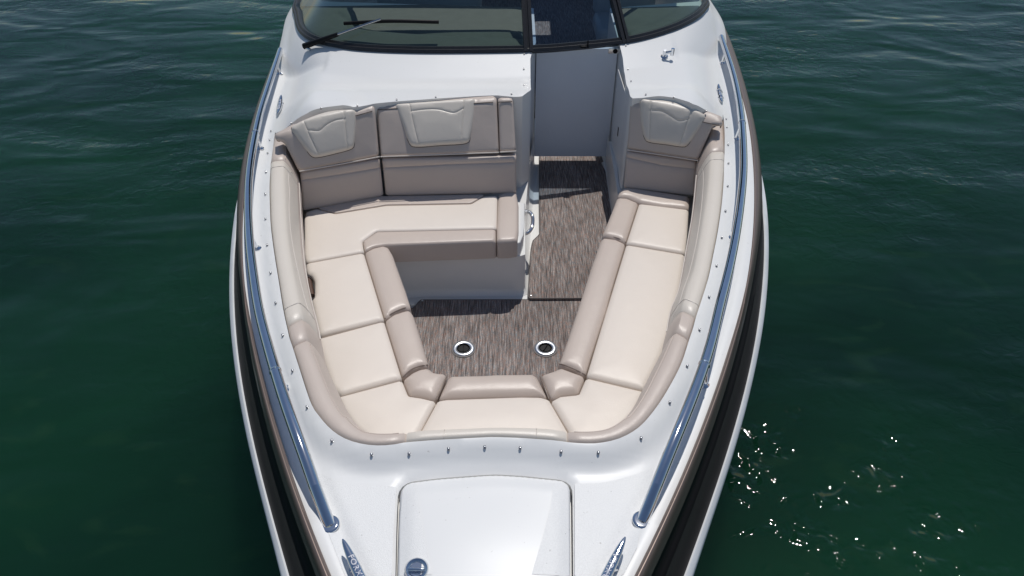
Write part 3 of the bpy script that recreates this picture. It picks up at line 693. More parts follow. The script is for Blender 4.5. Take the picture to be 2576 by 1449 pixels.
def backrest(label, fr, px, headrest, hlines, pipe, fold, hfold=None, rad=.012, hoff=.03):
    ol = fillet(topl(fr, px), rad, 4)
    b = pillow('backrest', ol, fr, taupe, boat, r=.018, thick=.10, crown=.006, res=.02, dim=.0015, bend=(*topl(fr, fold), math.radians(36), 1.75))
    b['label'] = label
    if headrest:
        o_, ux_, uy_, n_ = lift(fr, hoff + .006); n2 = (n_ + uy_ * .10).normalized(); f2 = (o_, ux_, n2.cross(ux_).normalized(), n2)
        hp = topl(f2, headrest); hp = resample(spline(hp, True, 6), .012, True)
        gr = [(spline(topl(f2, l), sub=6), .0035, .004) for l in hlines]
        h = pillow('headrest_pad', hp, f2, pearl, b, r=.024, thick=.04, crown=.012, res=.015, grooves=gr, bend=(*topl(f2, hfold), math.radians(32), 1.2))
        o, ux, uy, n = f2
        link('piping', tube([o + ux * p.x + uy * p.y - n * .024 for p in low_run(hp, topl(f2, hfold))], .0028, 6), darkv, h)
    p3 = [onplane(p, fr[0] + fr[3] * .0, fr[3]) + fr[3] * .006 for p in pipe]
    link('piping', tube(resn(p3, 12), .0035, 6), pipem, b)
    f3 = [onplane(p, fr[0] + fr[3] * .003, fr[3]) for p in fold]; link('crease_line', tube([f3[0].lerp(f3[1], k) for k in (.14 if fr is fBR else .01, .5, .97)], .0022, 6), darkv, b)
    return b
backrest('angled corner backrest panel with pearl headrest, left', fBL1, r1((560, 1085), (566, 1045), (700, 982), (1190, 862), (1337, 808), (1345, 860), (1377, 1215), (745, 1335), (640, 1120)),
         r1((692, 990), (780, 925), (880, 880), (980, 852), (1100, 838), (1175, 845), (1197, 890), (1196, 1000), (1184, 1120), (1160, 1160), (1040, 1195), (900, 1226), (850, 1220), (800, 1165), (730, 1075), (698, 1030)),
         [r1((785, 945), (830, 1060), (900, 1205)), r1((1100, 855), (1110, 1000), (1126, 1170)), r1((820, 1016), (905, 1020), (960, 975), (1030, 940), (1105, 928))], r1((748, 1337), (1060, 1282), (1376, 1222)), r1((700, 1040), (1338, 862)), r1((690, 975), (1195, 862)))
backrest('wide middle backrest panel with pearl headrest', fBL2, r1((1347, 812), (1500, 792), (1800, 772), (2120, 752), (2280, 743), (2291, 765), (2309, 1185), (1385, 1222)),
         r1((1498, 795), (1600, 783), (1800, 768), (2030, 752), (2118, 750), (2126, 790), (2115, 900), (2085, 1060), (2050, 1112), (1850, 1128), (1650, 1140), (1600, 1100), (1560, 990), (1508, 860)),
         [r1((1608, 800), (1640, 960), (1680, 1125)), r1((2036, 765), (2024, 950), (2015, 1108)), r1((1622, 870), (1720, 856), (1830, 855), (1930, 880), (1975, 878), (2032, 845))], r1((1385, 1224), (1850, 1207), (2308, 1190)), r1((1350, 857), (2290, 795)), r1((1500, 832), (2125, 788)))
backrest('narrow backrest end panel beside the walkway', fBL2, r1((2300, 757), (2414, 754), (2420, 790), (2442, 1176), (2314, 1186)), None, [], r1((2316, 1188), (2442, 1180)), r1((2300, 797), (2416, 792)))
backrest('corner backrest panel with pearl headrest, right', fBR, r2((1172, 764), (1240, 764), (1400, 772), (1560, 805), (1640, 835), (1740, 885), (1865, 925), (1874, 985), (1795, 985), (1682, 1250), (1126, 1162), (1150, 830)),
         r2((1232, 765), (1310, 762), (1420, 768), (1520, 788), (1620, 822), (1700, 865), (1736, 905), (1715, 965), (1660, 1050), (1600, 1130), (1560, 1146), (1430, 1128), (1300, 1110), (1262, 1080), (1240, 1000), (1222, 860)),
         [r2((1311, 790), (1306, 950), (1304, 1100)), r2((1638, 840), (1590, 980), (1538, 1128)), r2((1310, 860), (1400, 868), (1470, 905), (1535, 942), (1608, 928))], r2((1128, 1168), (1400, 1208), (1680, 1252)), r2((1165, 828), (1870, 985)), r2((1222, 785), (1735, 898)))
def lowback(px_top, px_bot, px_tuck, label=None, zt=zB - .015):
    a = [W3(p, zt) for p in px_top]; b = [W3(p, zS) for p in px_bot]
    fr = pframe(b[0], b[1], (a[0] + a[1]) / 2); fr = lift(fr, -.016)
    ol = [Vector(((q - fr[0]).dot(fr[1]), (q - fr[0]).dot(fr[2]))) for q in (b[0], b[1], a[1], a[0])]
    tk = [Vector(((onplane(p, fr[0], fr[3]) - fr[0]).dot(fr[1]), (onplane(p, fr[0], fr[3]) - fr[0]).dot(fr[2]))) for p in px_tuck]
    o = pillow('lower_backrest', fillet(ol, .012, 3), fr, taupe, boat, r=.015, thick=.08, crown=.004, res=.03, grooves=[(tk, .006, .006)])
    return o
lowback(R(3, (758, 160), (1386, 60)), R(3, (780, 470), (1415, 352)), R(3, (775, 215), (1050, 175), (1395, 118)))
lowback(R(3, (1390, 55), (2446, 40)), R(3, (1420, 352), (2446, 330)), R(3, (1392, 122), (1900, 95), (2440, 78)))
lowback(R(4, (1122, -10), (1672, 75)), R(4, (1100, 285), (1655, 350)), R(4, (1128, 40), (1400, 100), (1670, 132)), zt=zR - .012)

# ------------------------------------------------------------------ seat cushions (each one lifts off its base)
ZC = -.30
def W2c(n, *p, z=ZC): return W2(R(n, *p), z)
GRP = 'cushions around the bow seating'
def cushion(label, cx, parts, thick=.12, extra=None):
    P = [p for _, o, *_ in parts for p in o]; c = sum(P, Vector((0, 0))) / len(P)
    t = thing('seat_cushion', label, 'cushion', (c.x, c.y, ZC - thick), GRP)
    for nm, ol, m, r, kw in parts:
        rad = kw.pop('rad', .02); ol2 = kw.pop('raw', None) or fillet(ol, rad, 4)
        pillow(nm, ol2, HZ(ZC + kw.pop('dz', 0)), m, t, r=r, thick=thick, **kw)
    return t
BO = dict(crown=.010, crown_d=.10, rz=.026)
# left aft bench
bench_ins = W2c(3, (788, 520), (800, 458), (890, 432), (902, 440), (1032, 474), (1430, 409), (2090, 397), (2190, 336), (2297, 330), (2290, 592), (1350, 612), (1240, 692), (1252, 757), (1258, 772), (803, 856), (790, 780))
bench_back = W2c(3, (890, 428), (1400, 338), (2190, 325), (2186, 338), (2088, 394), (1430, 406), (1033, 471), (904, 437))
bench_bol = W2c(3, (1243, 690), (1352, 614), (2284, 594), (2284, 690), (1440, 722), (1420, 722), (1330, 735), (1258, 770), (1255, 757))
bench_end = W2c(3, (2299, 330), (2340, 305), (2440, 280), (2462, 400), (2462, 600), (2452, 680), (2380, 690), (2288, 692), (2288, 594))
def shift(P, idx, d): return [p + Vector(d) if i in idx else p for i, p in enumerate(P)]
c1 = cushion('L-shaped cream bench cushion with taupe front, below the wide middle backrest', None, [
    ('cream_insert', bench_ins, cream, .022, dict(rad=.012, rz=.012, crown=.008, dim=.0012)),
    ('taupe_back_strip', bench_back, taupe, .006, dict(rad=.004, crown=.004)),
    ('taupe_front_roll', bench_bol, taupe, .016, dict(rad=.012, crown=.006, rz=.02)),
    ('taupe_end_roll', bench_end, taupe, .020, dict(rad=.02, crown=.010, rz=.024))])
fz = [W3(p, ZC - .022) + Vector((0, -.0015, 0)) for p in R(3, (2288, 694), (2380, 693), (2440, 680))]
link('piping', tube(fz, .0022, 6), darkv, c1)
E_ = lambda P, i, d: P
# left side, middle
c2_ins = W2c(3, (800, 858), (1252, 775), (1412, 1300), (905, 1425), (870, 1300), (840, 1140), (862, 1120), (866, 1000), (845, 955), (815, 945)); c2_ins = c2_ins[:4] + W2c(3, (875, 1290), (845, 1145), (866, 1120), (868, 1000), (848, 957), (812, 940), (800, 900))
c2_bol = W2c(3, (1256, 772), (1320, 738), (1405, 719), (1445, 730), (1480, 790), (1500, 850), (1580, 1070), (1622, 1205), (1560, 1216), (1480, 1250), (1416, 1298))
cc = {}
cc['grip'] = cushion('cream left side cushion with brown grip slot, just forward of the bench', None, [
    ('cream_insert', c2_ins, cream, .026, dict(rad=.010, rz=.018, crown=.010, dim=.0015)),
    ('taupe_roll', c2_bol, taupe, .030, dict(rad=.018, **BO))])
# left side, forward
c3_ins = W2c(5, (880, 262), (915, 250), (1410, 118), (1550, 568), (1062, 703), (1000, 640), (920, 400))
c3_bol = W2c(5, (1414, 115), (1480, 65), (1560, 38), (1612, 28), (1640, 70), (1700, 260), (1760, 462), (1690, 475), (1620, 505), (1553, 560))
cc['sq'] = cushion('nearly square cream left side cushion between the grip slot cushion and the left bow corner', None, [
    ('cream_insert', c3_ins, cream, .026, dict(rad=.010, rz=.018, crown=.010, dim=.0015)),
    ('taupe_roll', c3_bol, taupe, .030, dict(rad=.018, **BO))])
# left corner
c4_ins = W2c(5, (1035, 712), (1065, 706), (1550, 577), (1600, 702), (1700, 716), (1818, 744), (1690, 985), (1640, 1060), (1300, 1060), (1180, 960), (1080, 820))
c4_bol = W2c(5, (1554, 572), (1625, 515), (1690, 487), (1762, 477), (1790, 510), (1840, 520), (1885, 520), (1898, 545), (1860, 640), (1808, 735), (1700, 710), (1606, 698))
cc['lc'] = cushion('five-sided cream corner cushion at the left of the bow seat', None, [
    ('cream_insert', c4_ins, cream, .026, dict(rad=.010, rz=.018, crown=.010, dim=.0015)),
    ('taupe_roll', c4_bol, taupe, .034, dict(rad=.022, crown=.014, crown_d=.08, rz=.028))])
# front centre
c5_ins = W2c(5, (1827, 740), (1900, 728)) + W2c(6, (300, 708), (450, 710), (520, 730), (672, 992), (672, 1060)) + W2c(5, (1650, 1060), (1693, 985))
c5_bol = W2c(5, (1905, 560), (1935, 540), (2200, 534)) + W2c(6, (100, 528), (395, 525), (430, 550), (480, 650), (512, 720), (450, 705), (0, 712)) + W2c(5, (1900, 722), (1828, 735), (1850, 680))
cushion('cream front cushion across the bow with a shiny taupe roll', None, [
    ('cream_insert', c5_ins, cream, .026, dict(rad=.010, rz=.018, crown=.010, dim=.0015)),
    ('taupe_roll', c5_bol, taupe, .034, dict(rad=.018, crown=.014, crown_d=.08, rz=.028))])
# right corner
c6_ins = W2c(6, (532, 745), (605, 705), (752, 690), (808, 560), (1240, 662), (1275, 670), (1200, 850), (1060, 1000), (900, 1060), (690, 1060), (676, 990))
c6_bol = W2c(6, (455, 545), (470, 528), (560, 500), (602, 478), (625, 480), (803, 545), (750, 683), (615, 700), (537, 732), (500, 660))
cc['rc'] = cushion('five-sided cream corner cushion at the right of the bow seat', None, [
    ('cream_insert', c6_ins, cream, .026, dict(rad=.010, rz=.018, crown=.010, dim=.0015)),
    ('taupe_roll', c6_bol, taupe, .034, dict(rad=.022, crown=.014, crown_d=.08, rz=.028))])
# right long
c7_ins = W2c(4, (1122, 712), (1583, 790)) + W2c(4, (1572, 900), (1545, 1060), (1500, 1240)) + W2c(6, (1470, 200), (1400, 400), (1300, 600), (1268, 668), (1245, 658), (810, 552))
c7_bol = W2c(4, (1118, 703), (1040, 668), (930, 655)) + W2c(4, (850, 880), (760, 1160), (680, 1400)) + W2c(6, (600, 440), (594, 455), (640, 470), (720, 500), (803, 545), (850, 390), (965, 40)) + W2c(4, (1010, 1060))
cc['lg'] = cushion('longest cushion, cream with taupe roll, along the right side', None, [
    ('cream_insert', c7_ins, cream, .026, dict(rad=.010, rz=.018, crown=.012, dim=.0018)),
    ('taupe_roll', c7_bol, taupe, .032, dict(rad=.018, **BO))])
# right aft
c8_ins = W2c(4, (1222, 392), (1612, 440), (1600, 640), (1584, 786), (1120, 706))
c8_bol = W2c(4, (1218, 388), (1118, 698), (1060, 672), (940, 642), (935, 630), (985, 510), (1050, 345), (1130, 350))
c8_top = W2c(4, (1052, 340), (1068, 290), (1110, 264), (1200, 272), (1620, 335), (1614, 436), (1400, 418), (1225, 386), (1130, 345))
cc['ra'] = cushion('cream right cushion with taupe rolls on two sides, below the right headrest', None, [
    ('cream_insert', c8_ins, cream, .026, dict(rad=.010, rz=.018, crown=.010, dim=.0015)),
    ('taupe_roll', c8_bol, taupe, .028, dict(rad=.012, **BO)),
    ('taupe_back_roll', c8_top, taupe, .030, dict(rad=.018, **BO))])
jm = mat('joint_piping', (.20, .155, .13), .5)
for cobj, line in ((cc['grip'], R(3, (1416, 1297), (1480, 1252), (1560, 1217), (1615, 1209))), (cc['sq'], R(5, (1554, 568), (1620, 508), (1690, 479), (1755, 469))), (cc['lc'], R(5, (1822, 742), (1860, 652), (1902, 556))),
                   (cc['rc'], R(6, (518, 736), (487, 652), (450, 556))), (cc['lg'], R(6, (806, 548), (722, 504), (642, 472), (600, 462))), (cc['ra'], R(4, (1118, 702), (1050, 668), (938, 646)))):
    link('piping', tube(spline([W3(p, ZC - .006 - (.012 if k in (0, len(line) - 1) else 0)) for k, p in enumerate(line)], sub=5), .0032, 6), jm, cobj)
# brown grip in the slot
g3 = [W3(p, -.34) for p in R(3, (826, 985), (836, 1050), (850, 1120))]
link('grip_strap', tube(resn(g3, 6), .014, 8), brown, boat)

# ------------------------------------------------------------------ carpets
def carpet_piece(label, poly, z0, z1, loc):
    t = thing('snap_in_carpet', label, 'carpet', (loc[0], loc[1], z0))
    link('pile', prism(poly, z0, z1, .004), carpet, t, smooth=False)
    P = resample(poly, .03, True); link('binding', tube([Vector((p.x, p.y, z1 - .002)) for p in P], .004, 6, closed=True), mat('binding', (.13, .115, .11), .8), t)
    return t
up = W2(R(4, (445, 128), (445, 400), (448, 636), (392, 690), (378, 760), (356, 1125), (362, 1138), (780, 1136)), -.675)
up = up + [Vector((.70, 3.14)), Vector((.685, 4.45)), Vector((.66, 4.95)), Vector((.215, 4.95))]
carpet_piece('woven taupe walkway carpet reaching back to the grey door', fillet(up, .012, 3), -.70, -.675, (.4, 3.8))
yb = W3(R(3, (1700, 1146))[0], -.69).y
lo = W2(R(3, (1640, 1215), (1660, 1195), (1690, 1150)), -.69)
lowp = [Vector((lo[0].x - .06, lo[0].y)), lo[0], lo[1], lo[2], Vector((.62, yb)), Vector((.62, 1.75)), Vector((-.62, 1.75))]
cl = carpet_piece('woven taupe bow floor carpet with two round steel sockets', fillet(lowp, .008, 3), -.70, -.690, (0, 2.4))
for p in [W3(R(3, (1710, 1157))[0], -.688), W3(R(4, (378, 1118))[0], -.673)]:
    link('snap_fastener', lathe([(.006, 0), (.006, .003), (.003, .0045)], 12, p), brushed, boat)
for px, ang in (((1166, 878.5), 90), ((1372, 877.5), 62)):
    p = W3(px, -.690)
    s = thing('table_leg_socket', 'round steel table socket in the bow carpet, ' + ('left one of two' if px[0] < 1200 else 'right one of two, beside the long cushion'), 'socket', (p.x, p.y, -.69), 'table sockets in the floor')
    link('collar', lathe([(.064, 0), (.064, .004), (.058, .006), (.056, -.002)], 36, p), mat('collar', (.20, .185, .18), .6), s)
    link('steel_ring', lathe([(.057, 0), (.057, .009), (.053, .012), (.036, .010), (.032, .005), (.032, 0)], 36, p), brushed, s)
    link('black_plug', lathe([(.035, 0), (.035, .010), (.031, .013), (.028, .004), (.027, .004)], 32, p), black, s)
    r_ = Matrix.Rotation(math.radians(ang), 3, 'Z')
    link('plug_slot', box(p + Vector((0, 0, .009)), .05, .004, .008, .001, r_), black, s)

# sticker on the bench base
st = onplane(R(3, (2270, 1120))[0], Vector((0, 3.160, 0)), Vector((0, -1, 0)))
link('label_sticker', box(st, .05, .0015, .018, 0), mat('sticker', (.45, .44, .42), .5, var=(150, .5)), boat)
# drain dimple
link('drain_cap', lathe([(.018, 0), (.016, .006), (.0, .009)], 18, W3(R(3, (1635, 1190))[0], -.69) + Vector((-.005, .01, 0))), linerm, boat)

# ------------------------------------------------------------------ grab handle in the walkway
hp = [W3(p, z) for p, z in zip(R(4, (318, 636), (350, 628), (378, 600), (390, 560), (390, 505), (372, 472), (345, 462), (322, 460)), (-.46, -.45, -.44, -.43, -.42, -.41, -.41, -.41))]
link('grab_handle', tube(spline(hp, sub=6), .011, 10), chrome, boat)

# ------------------------------------------------------------------ bow rails
def rail(pts, zs, joints, bases, heights, end, side):
    z = list(np.interp(np.linspace(0, 1, len(pts)), np.linspace(0, 1, len(zs)), zs)) if len(zs) != len(pts) else zs
    P = smooth(resample(spline([W3(p, h) for p, h in zip(pts, z)], sub=8), .03), 22)
    r = link('bow_rail', tube(P, .0205, 16), chrome, boat)
    for j in joints:
        k = min(range(len(P)), key=lambda i: (P[i] - j).length); d = (P[min(k + 1, len(P) - 1)] - P[max(k - 1, 0)]).normalized()
        link('rail_joint', tube([P[k] - d * .006, P[k] - d * .004, P[k] + d * .004, P[k] + d * .006], [.0205, .0225, .0225, .0205], 16), chrome, r)
    for b in bases:
        zb = float(zdeck([(b.x, b.y)])[0]) if not isinstance(b, tuple) else 0
        b3 = Vector((b.x, b.y, zb)); k = min(range(len(P)), key=lambda i: (P[i].xy - b.xy).length); top = P[k]
        link('stanchion', tube([b3, b3.lerp(top, .5), top], [.011, .009, .010], 12), chrome, r)
        link('stanchion_base', lathe([(.021, 0), (.021, .003), (.013, .009), (.011, .012)], 20, b3), chrome, r)
    e = W3(end, -.02); zb = float(zdeck([(e.x, e.y)])[0]); d = (P[-1] - P[-3]).normalized()
    lg = link('rail_leg', join(tube([P[-1], Vector((e.x, e.y, zb - .005))], .0205, 20), lathe([(.0205 * math.cos(t), .0205 * math.sin(t)) for t in np.linspace(-1.5, 1.5, 9)], 20, P[-1])), chrome, r)
    link('rail_flange', lathe([(.033, 0), (.033, .003), (.030, .006), (.023, .0065)], 28, Vector((e.x, e.y, zb))), chrome, r)
    return r
RH = .10
zr = lambda n: [.075, .09] + [RH] * (n - 6) + [.098, .085, .060, .032]
pl = R(1, (603, 392), (505, 690), (440, 900), (372, 1250)) + R(3, (350, 350), (362, 700), (400, 1010)) + R(5, (430, 30), (500, 300), (618, 700), (745, 1060), (810, 1220)) + R(7, (868, 552))
pr_ = R(2, (1862, 290), (1960, 590), (2018, 900), (2037, 1250)) + R(4, (2028, 260), (1985, 600), (1915, 950), (1830, 1260)) + R(6, (1820, 165), (1735, 460), (1630, 740), (1510, 1030), (1400, 1285)) + R(8, (1748, 535))
jl = [W3(R(1, (402, 1052))[0], RH), W3(R(5, (557, 530))[0], RH)]
jr = [W3(R(2, (2020, 965))[0], RH), W3(R(6, (1730, 478))[0], RH)]
bl = [W3(p, .0) for p in R(1, (600, 580), (447, 1160)) + R(3, (422, 755)) + R(5, (637, 632))]
br = [W3(p, .0) for p in R(2, (1872, 488), (1980, 1078)) + R(4, (1940, 670)) + R(6, (1738, 600))]
ra = rail(pl, zr(len(pl)), jl, bl, None, R(7, (1010, 925))[0], -1); ra['label'] = 'chrome bow rail on the left side'
rb = rail(pr_, zr(len(pr_)), jr, br, None, R(8, (1607, 880))[0], 1); rb['label'] = 'chrome bow rail on the right side'

# ------------------------------------------------------------------ cleats
def cleat(a, b, zt, word_from_a, letters_left):
    """a, b: plan ends of the horn; zt: height of its top"""
    L = (b - a).length; d = (b - a).normalized(); s = Vector((-d.y, d.x)); n = 25; V = []; seg = 14; wid = L * .062
    zb = float(zdeck([tuple((a + b) / 2)])[0]) + .001
    P = []; rr = []
    for i in range(n):
        t = i / (n - 1); e = 1 - abs(2 * t - 1); P.append(Vector((*(a + d * L * t), zt - .006 + .012 * abs(2 * t - 1) ** 2))); rr.append(max(.002, wid * (math.sin(math.pi * min(e, 1) / 2) ** .45)))
    me = tube(P, rr, 14, flat=.55)
    feet = []
    for t in (.36, .64):
        c = a + d * L * t
        feet.append(tube([Vector((*(c + d * L * .03 * (1 if t > .5 else -1)), zb)), Vector((*c, zb + .008)), Vector((*c, zt - .012))], [L * .085, L * .055, L * .04], 14))
    cl = link('cleat', join(me, *feet), chrome, boat)
    cu = bpy.data.curves.new('t', 'FONT'); cu.body = 'FORMULA'; cu.size = wid * 1.35; cu.extrude = .0006; cu.align_x = 'CENTER'; cu.align_y = 'CENTER'; cu.space_character = 1.12; cu.offset = .0004
    ob = bpy.data.objects.new('t', cu); COL.objects.link(ob); bpy.context.view_layer.update()
    tm = bpy.data.meshes.new_from_object(ob.evaluated_get(bpy.context.evaluated_depsgraph_get())); bpy.data.objects.remove(ob)
    wtx = max(v.co.x for v in tm.vertices) * 2; k = L * .52 / wtx
    xd = d if word_from_a else -d; yd = Vector((-xd.y, xd.x)); c = (a + b) / 2
    for v in tm.vertices:
        p = c + xd * (v.co.x * k) + yd * v.co.y * 1.05; u = abs(v.co.x * k) / (L / 2)
        v.co = Vector((*p, zt - .006 + .012 * u * u + wid * .55 - abs(v.co.y) * .25 + v.co.z))
    link('lettering', tm, textm, cl, smooth=False)
    return cl
def cl_ends(pa, pb, z): return W3(pa, z).xy, W3(pb, z).xy
a, b = cl_ends(R(1, (610, 748))[0], R(1, (580, 893))[0], .035); cleat(a, b, .036, False, True)['label'] = 'small chrome cleat on the left side deck'
a, b = cl_ends(R(2, (1838, 662))[0], R(2, (1868, 805))[0], .035); cleat(a, b, .036, True, True)['label'] = 'small chrome cleat on the right side deck'
a = W3(R(7, (1150, 1096))[0], .02).xy; b = W3(R(7, (1335, 1480))[0], .02).xy; b = a + (b - a).normalized() * .25; cleat(a, b, .025, True, True)['label'] = 'large chrome cleat on the foredeck, left of the hatch'
a = W3(R(8, (1430, 1075))[0], .02).xy; b = W3(R(8, (1225, 1480))[0], .02).xy; b = a + (b - a).normalized() * .25; cleat(a, b, .025, False, True)['label'] = 'large chrome cleat on the foredeck, right of the hatch'

# lift ring latch on the hatch
p = W3(R(7, (1892, 1400))[0], -.01); p.z = float(zlid([(p.x, p.y)])[0]) + .001
hl = link('hatch_latch', lathe([(.036, 0), (.036, .004), (.031, .008), (.025, .006), (.022, .001), (.020, .001)], 32, p), chrome, lido)
link('latch_bar', tube([p + Vector((-.022, -.004, .006)), p + Vector((0, -.006, .010)), p + Vector((.024, -.004, .006))], .006, 10), chrome, lido)

# ------------------------------------------------------------------ snap studs
studs = []
studs += R(1, (530, 1028), (520, 1097), (505, 1200), (492, 1348)) + R(3, (490, 158), (485, 330), (487, 523), (500, 727), (527, 945), (567, 1180)) + R(5, (622, 243), (698, 520), (812, 803), (1005, 1066), (1315, 1175), (1607, 1168), (1915, 1130), (2197, 1116))
studs += R(6, (293, 1124), (612, 1152), (902, 1160), (1236, 1046), (1460, 768), (1596, 482), (1692, 200)) + R(4, (1767, 1133), (1825, 890), (1866, 670), (1895, 462), (1912, 268), (1917, 90)) + R(2, (1915, 1133), (1905, 995), (1900, 933))
back = R(2, (1743, 870), (1490, 765), (1273, 743), (1158, 638), (1134, 545), (1118, 360)) + R(1, (688, 967), (920, 852), (1203, 830), (1510, 782), (1815, 762), (2406, 738), (2505, 425), (2502, 541), (2505, 668))
proto = None
def stud_at(px, z):
    p = W3(px, z)
    for _ in range(8):
        z = float(zdeck([(p.x, p.y)])[0]); p = W3(px, z)
    return p
for i, px in enumerate(studs + back):
    p = stud_at(px, .0 if i < len(studs) else .19)
    if proto is None:
        me = lathe([(.0052, 0), (.0052, .0015), (.003, .002), (.003, .005), (.0048, .006), (.005, .008), (.003, .0095)], 12, (0, 0, 0)); proto = link('snap_stud', me, studm, None); proto.location = p; attach(proto, boat)
    else: dup(proto, p, boat)

# ------------------------------------------------------------------ windscreen
RK = math.radians(42)
def inn(i):
    t = (wsc[min(i + 1, len(wsc) - 1)] - wsc[max(i - 1, 0)]).normalized(); return Vector((-t.y, t.x))
nrm = [inn(i) for i in range(len(wsc))]
if nrm[len(nrm) // 2].y < 0: nrm = [-v for v in nrm]
def ws(i, h, off=0):                  # point at slant height h above the base line, off = out of the glass
    n = nrm[i]; up = Vector((n.x * math.sin(RK), n.y * math.sin(RK), math.cos(RK))); fo = Vector((-n.x * math.cos(RK), -n.y * math.cos(RK), math.sin(RK)))
    return Vector((*wsc[i], WSZ)) + up * h + fo * off
def nearest(px):
    q = W3(px, WSZ).xy; return min(range(len(wsc)), key=lambda i: (wsc[i] - q).length)
iA = nearest(R(2, (350, 396))[0]); iB = nearest(R(2, (1115, 330))[0]); nW = len(wsc)
def sweep(i0, i1, prof, name, m, parent, ang=None):
    rows = [[ws(i, h, f) for i in range(i0, i1 + 1)] for h, f in prof + [prof[0]]]
    me = grid(rows); caps = [mesh([ws(i, h, f) for h, f in prof], [tuple(range(len(prof)))]) for i in (i0, i1)]
    return link(name, fix(join(me, *caps)), m, parent, ang=ang)
wsn = link('windshield', fix(join(*[grid([[ws(i, h, f) for i in range(0, nW)] for h, f in [(-.014, -.012), (-.014, .026), (.004, .030), (.010, .022), (.010, -.012)]])])), framem, boat, ang=35)
wsn['label'] = 'wraparound windshield with black frame'
HG = .72
for nm, i0, i1, gm in (('side_glass', 0, iA - 1, glass_side), ('centre_glass', iA + 1, iB - 1, glass_mid), ('side_glass', iB + 1, nW - 1, glass_side)):
    sweep(i0, i1, [(.006, -.010), (.010, .020), (.028, .022), (.034, .012), (.034, -.010)], 'frame_rail', framem, wsn, 35)
    link(nm, fix(grid([[ws(i, h, 0) for i in range(i0, i1 + 1)] for h in np.linspace(.03, HG, 6)])), gm, wsn)
    sweep(i0, i1, [(HG - .01, -.012), (HG - .01, .014), (HG + .025, .014), (HG + .025, -.012)], 'top_rail', framem, wsn, 35)
def post(i, w, name):
    c0, c1 = ws(i, -.012, .018), ws(i, HG, .018); t = (wsc[i + 1] - wsc[i - 1]).normalized(); t3 = Vector((t.x, t.y, 0)); n = nrm[i]; fo = Vector((-n.x * math.cos(RK), -n.y * math.cos(RK), math.sin(RK)))
    V = []
    for c in (c0, c1):
        for a, b in ((-w, -.03), (-w, .012), (-w * .25, .012), (-w * .18, .004), (w * .18, .004), (w * .25, .012), (w, .012), (w, -.03)): V.append(c + t3 * a + fo * b)
    n8 = 8; Fc = [(k, (k + 1) % n8, n8 + (k + 1) % n8, n8 + k) for k in range(n8)] + [tuple(range(n8)), tuple(range(n8, 2 * n8))]
    return link(name, fix(mesh(V, Fc)), framem, wsn, smooth=False)
post(iA, .030, 'frame_post'); post(iB, .026, 'frame_post')
im = (iA + iB) // 2
link('frame_latch', join(box(ws(im + 1, -.012, .034), .04, .018, .014, .003), tube([ws(im + 2, -.02, .03), ws(im + 2, .02, .05)], .005, 8)), black, wsn)
# wiper
def onglass(px, off):
    c = Vector((0, 0, HC)); d = ray(*px); best = None
    for i in range(1, nW - 1):
        n = nrm[i]; fo = Vector((-n.x * math.cos(RK), -n.y * math.cos(RK), math.sin(RK))); o = ws(i, 0, off)
        q = c + d * ((o - c).dot(fo) / d.dot(fo)); t = (wsc[i + 1] - wsc[i - 1]).normalized(); e = abs((q.xy - wsc[i] - n * (q.xy - wsc[i]).dot(n)).length)
        if best is None or e < best[0]: best = (e, q)
    return best[1]
piv = onglass(R(1, (785, 362))[0], .06); w1 = onglass(R(1, (1050, 268))[0], .055); w2 = onglass(R(1, (1385, 150))[0], .045)
wp = link('wiper', tube([piv, piv.lerp(w1, .5), w1], [.020, .017, .013], 10), black, boat)
link('wiper_arm', tube([w1, w2], .008, 8), studm, wp)
b0 = onglass(R(1, (1100, 183))[0], .02); b1 = onglass(R(1, (1838, 172))[0], .02); bmid = onglass(R(1, (1450, 165))[0], .028)
link('wiper_blade', tube(spline([b0, bmid, b1], sub=8), .012, 8), black, wp)
pv0 = stud_at(R(1, (835, 388))[0], .2)
link('wiper_spindle', tube([pv0, piv], .010, 10), chrome, wp)

# chrome bracket on the right plinth
p = stud_at(R(2, (1418, 445))[0], .2)
fp = link('pole_bracket', join(lathe([(.024, 0), (.024, .006), (.014, .012), (.013, .05), (.010, .055)], 20, p, (-.1, -.35, 1)), tube([p + Vector((.0, -.02, .035)), p + Vector((.045, -.02, .045))], .009, 10), tube([p + Vector((.045, -.02, .02)), p + Vector((.045, -.02, .065))], .012, 10)), chrome, boat)

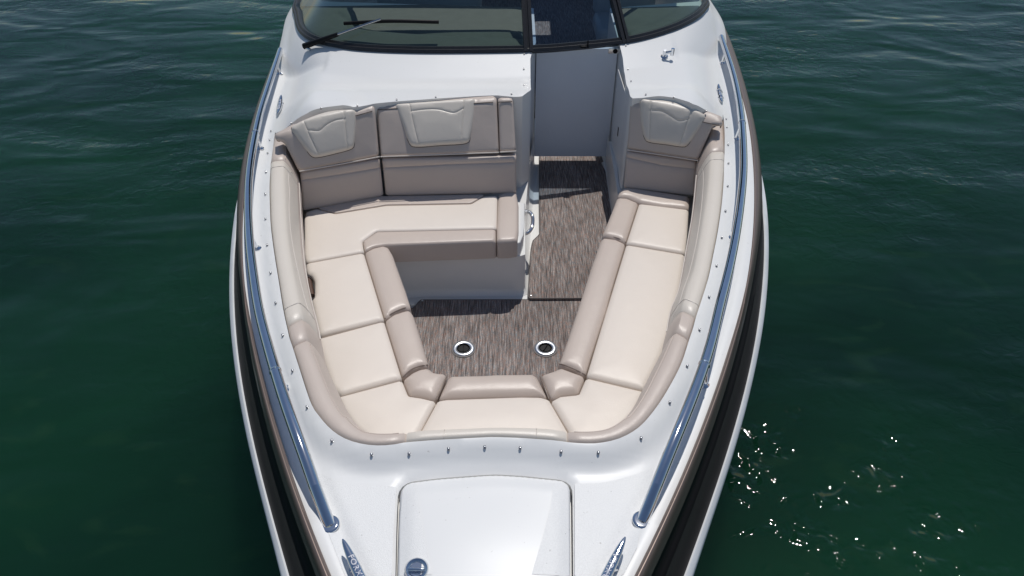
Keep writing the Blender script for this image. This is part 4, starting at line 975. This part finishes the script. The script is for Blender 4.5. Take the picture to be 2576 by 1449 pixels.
# ------------------------------------------------------------------ behind the windscreen
din = [Vector((p.x, p.y)) + nrm[i] * .03 for i, p in enumerate(wsc) if p.y < 5.35]
iC = min(range(len(din)), key=lambda i: abs(din[i].x - .10)); iD = min(range(len(din)), key=lambda i: abs(din[i].x - .76))
dl = [d for d in din[:iC]] + [Vector((.10, 5.30)), Vector((-.6, 5.38)), Vector((-1.3, 5.34))]
drr = [d for d in din[iD + 1:]] + [Vector((1.2, 5.34)), Vector((.76, 5.30))]
gl = spline([Vector((-1.25, 5.15)), Vector((-1.0, 4.85)), Vector((-.4, 4.72)), Vector((.05, 4.70))], sub=8)
gr = spline([Vector((.80, 4.85)), Vector((1.0, 4.95)), Vector((1.2, 5.2))], sub=8)
pillow('dashboard', dl, HZ(WSZ + .02), dashm, boat, r=.015, thick=.3, crown=.02, res=.04, grooves=[(gl, .02, .012)])
pillow('dashboard', drr, HZ(WSZ + .02), dashm, boat, r=.015, thick=.3, crown=.02, res=.04, grooves=[(gr, .02, .012)])
ck = carpet_piece('woven cockpit carpet behind the grey door, seen through the centre glass', [Vector((.20, 4.98)), Vector((.66, 4.98)), Vector((.68, 5.4)), Vector((1.3, 5.6)), Vector((1.3, 8.8)), Vector((-1.3, 8.8)), Vector((-1.3, 5.6)), Vector((.2, 5.4))], -.70, -.688, (.3, 6))
link('helm_seat', join(box((1.02, 6.35, -.30), .56, .50, .16, .05), box((1.02, 6.62, .05), .56, .14, .62, .05), box((1.02, 6.4, -.54), .3, .3, .34, .02)), seatblue, boat)
link('companion_seat', join(box((-.75, 6.35, -.30), .95, .50, .16, .05), box((-.75, 6.62, .05), .95, .14, .62, .05), box((-.75, 6.4, -.54), .8, .4, .34, .02)), seatblue, boat)
top = thing('unseen_canvas_top', 'unseen dark canvas top, added above the frame to shade the cockpit', 'sun top', (0, 7, 1.6))
bpy.data.objects.remove(top)
rows = []  # unseen top, added to keep the cockpit floor in shade
for yy in np.linspace(5.9, 9.9, 21):
    rows.append([Vector((xc(yy) + xx, yy, 1.75 - .10 * (xx / 1.4) ** 2)) for xx in np.linspace(-1.4, 1.4, 16)])
tpm = grid(rows); bm = bmesh.new(); bm.from_mesh(tpm)
bmesh.ops.delete(bm, geom=[f for f in bm.faces if .35 < f.calc_center_median().x < .66 and 8.25 < f.calc_center_median().y < 8.75], context='FACES'); bm.to_mesh(tpm); bm.free()  # opening cut in the added top so sun reaches one floor patch
tp = link('unseen_shade_top', tpm, canv, boat); sol = tp.modifiers.new('s', 'SOLIDIFY'); sol.thickness = .02
for sx in (-1, 1):
    for yy in (5.95, 9.3):
        link('shade_top_pole', tube([Vector((xc(yy) + sx * 1.38, yy, 1.65)), Vector((xc(7.2) + sx * 1.60, 7.4, .0))], .0125, 10), chrome, tp)
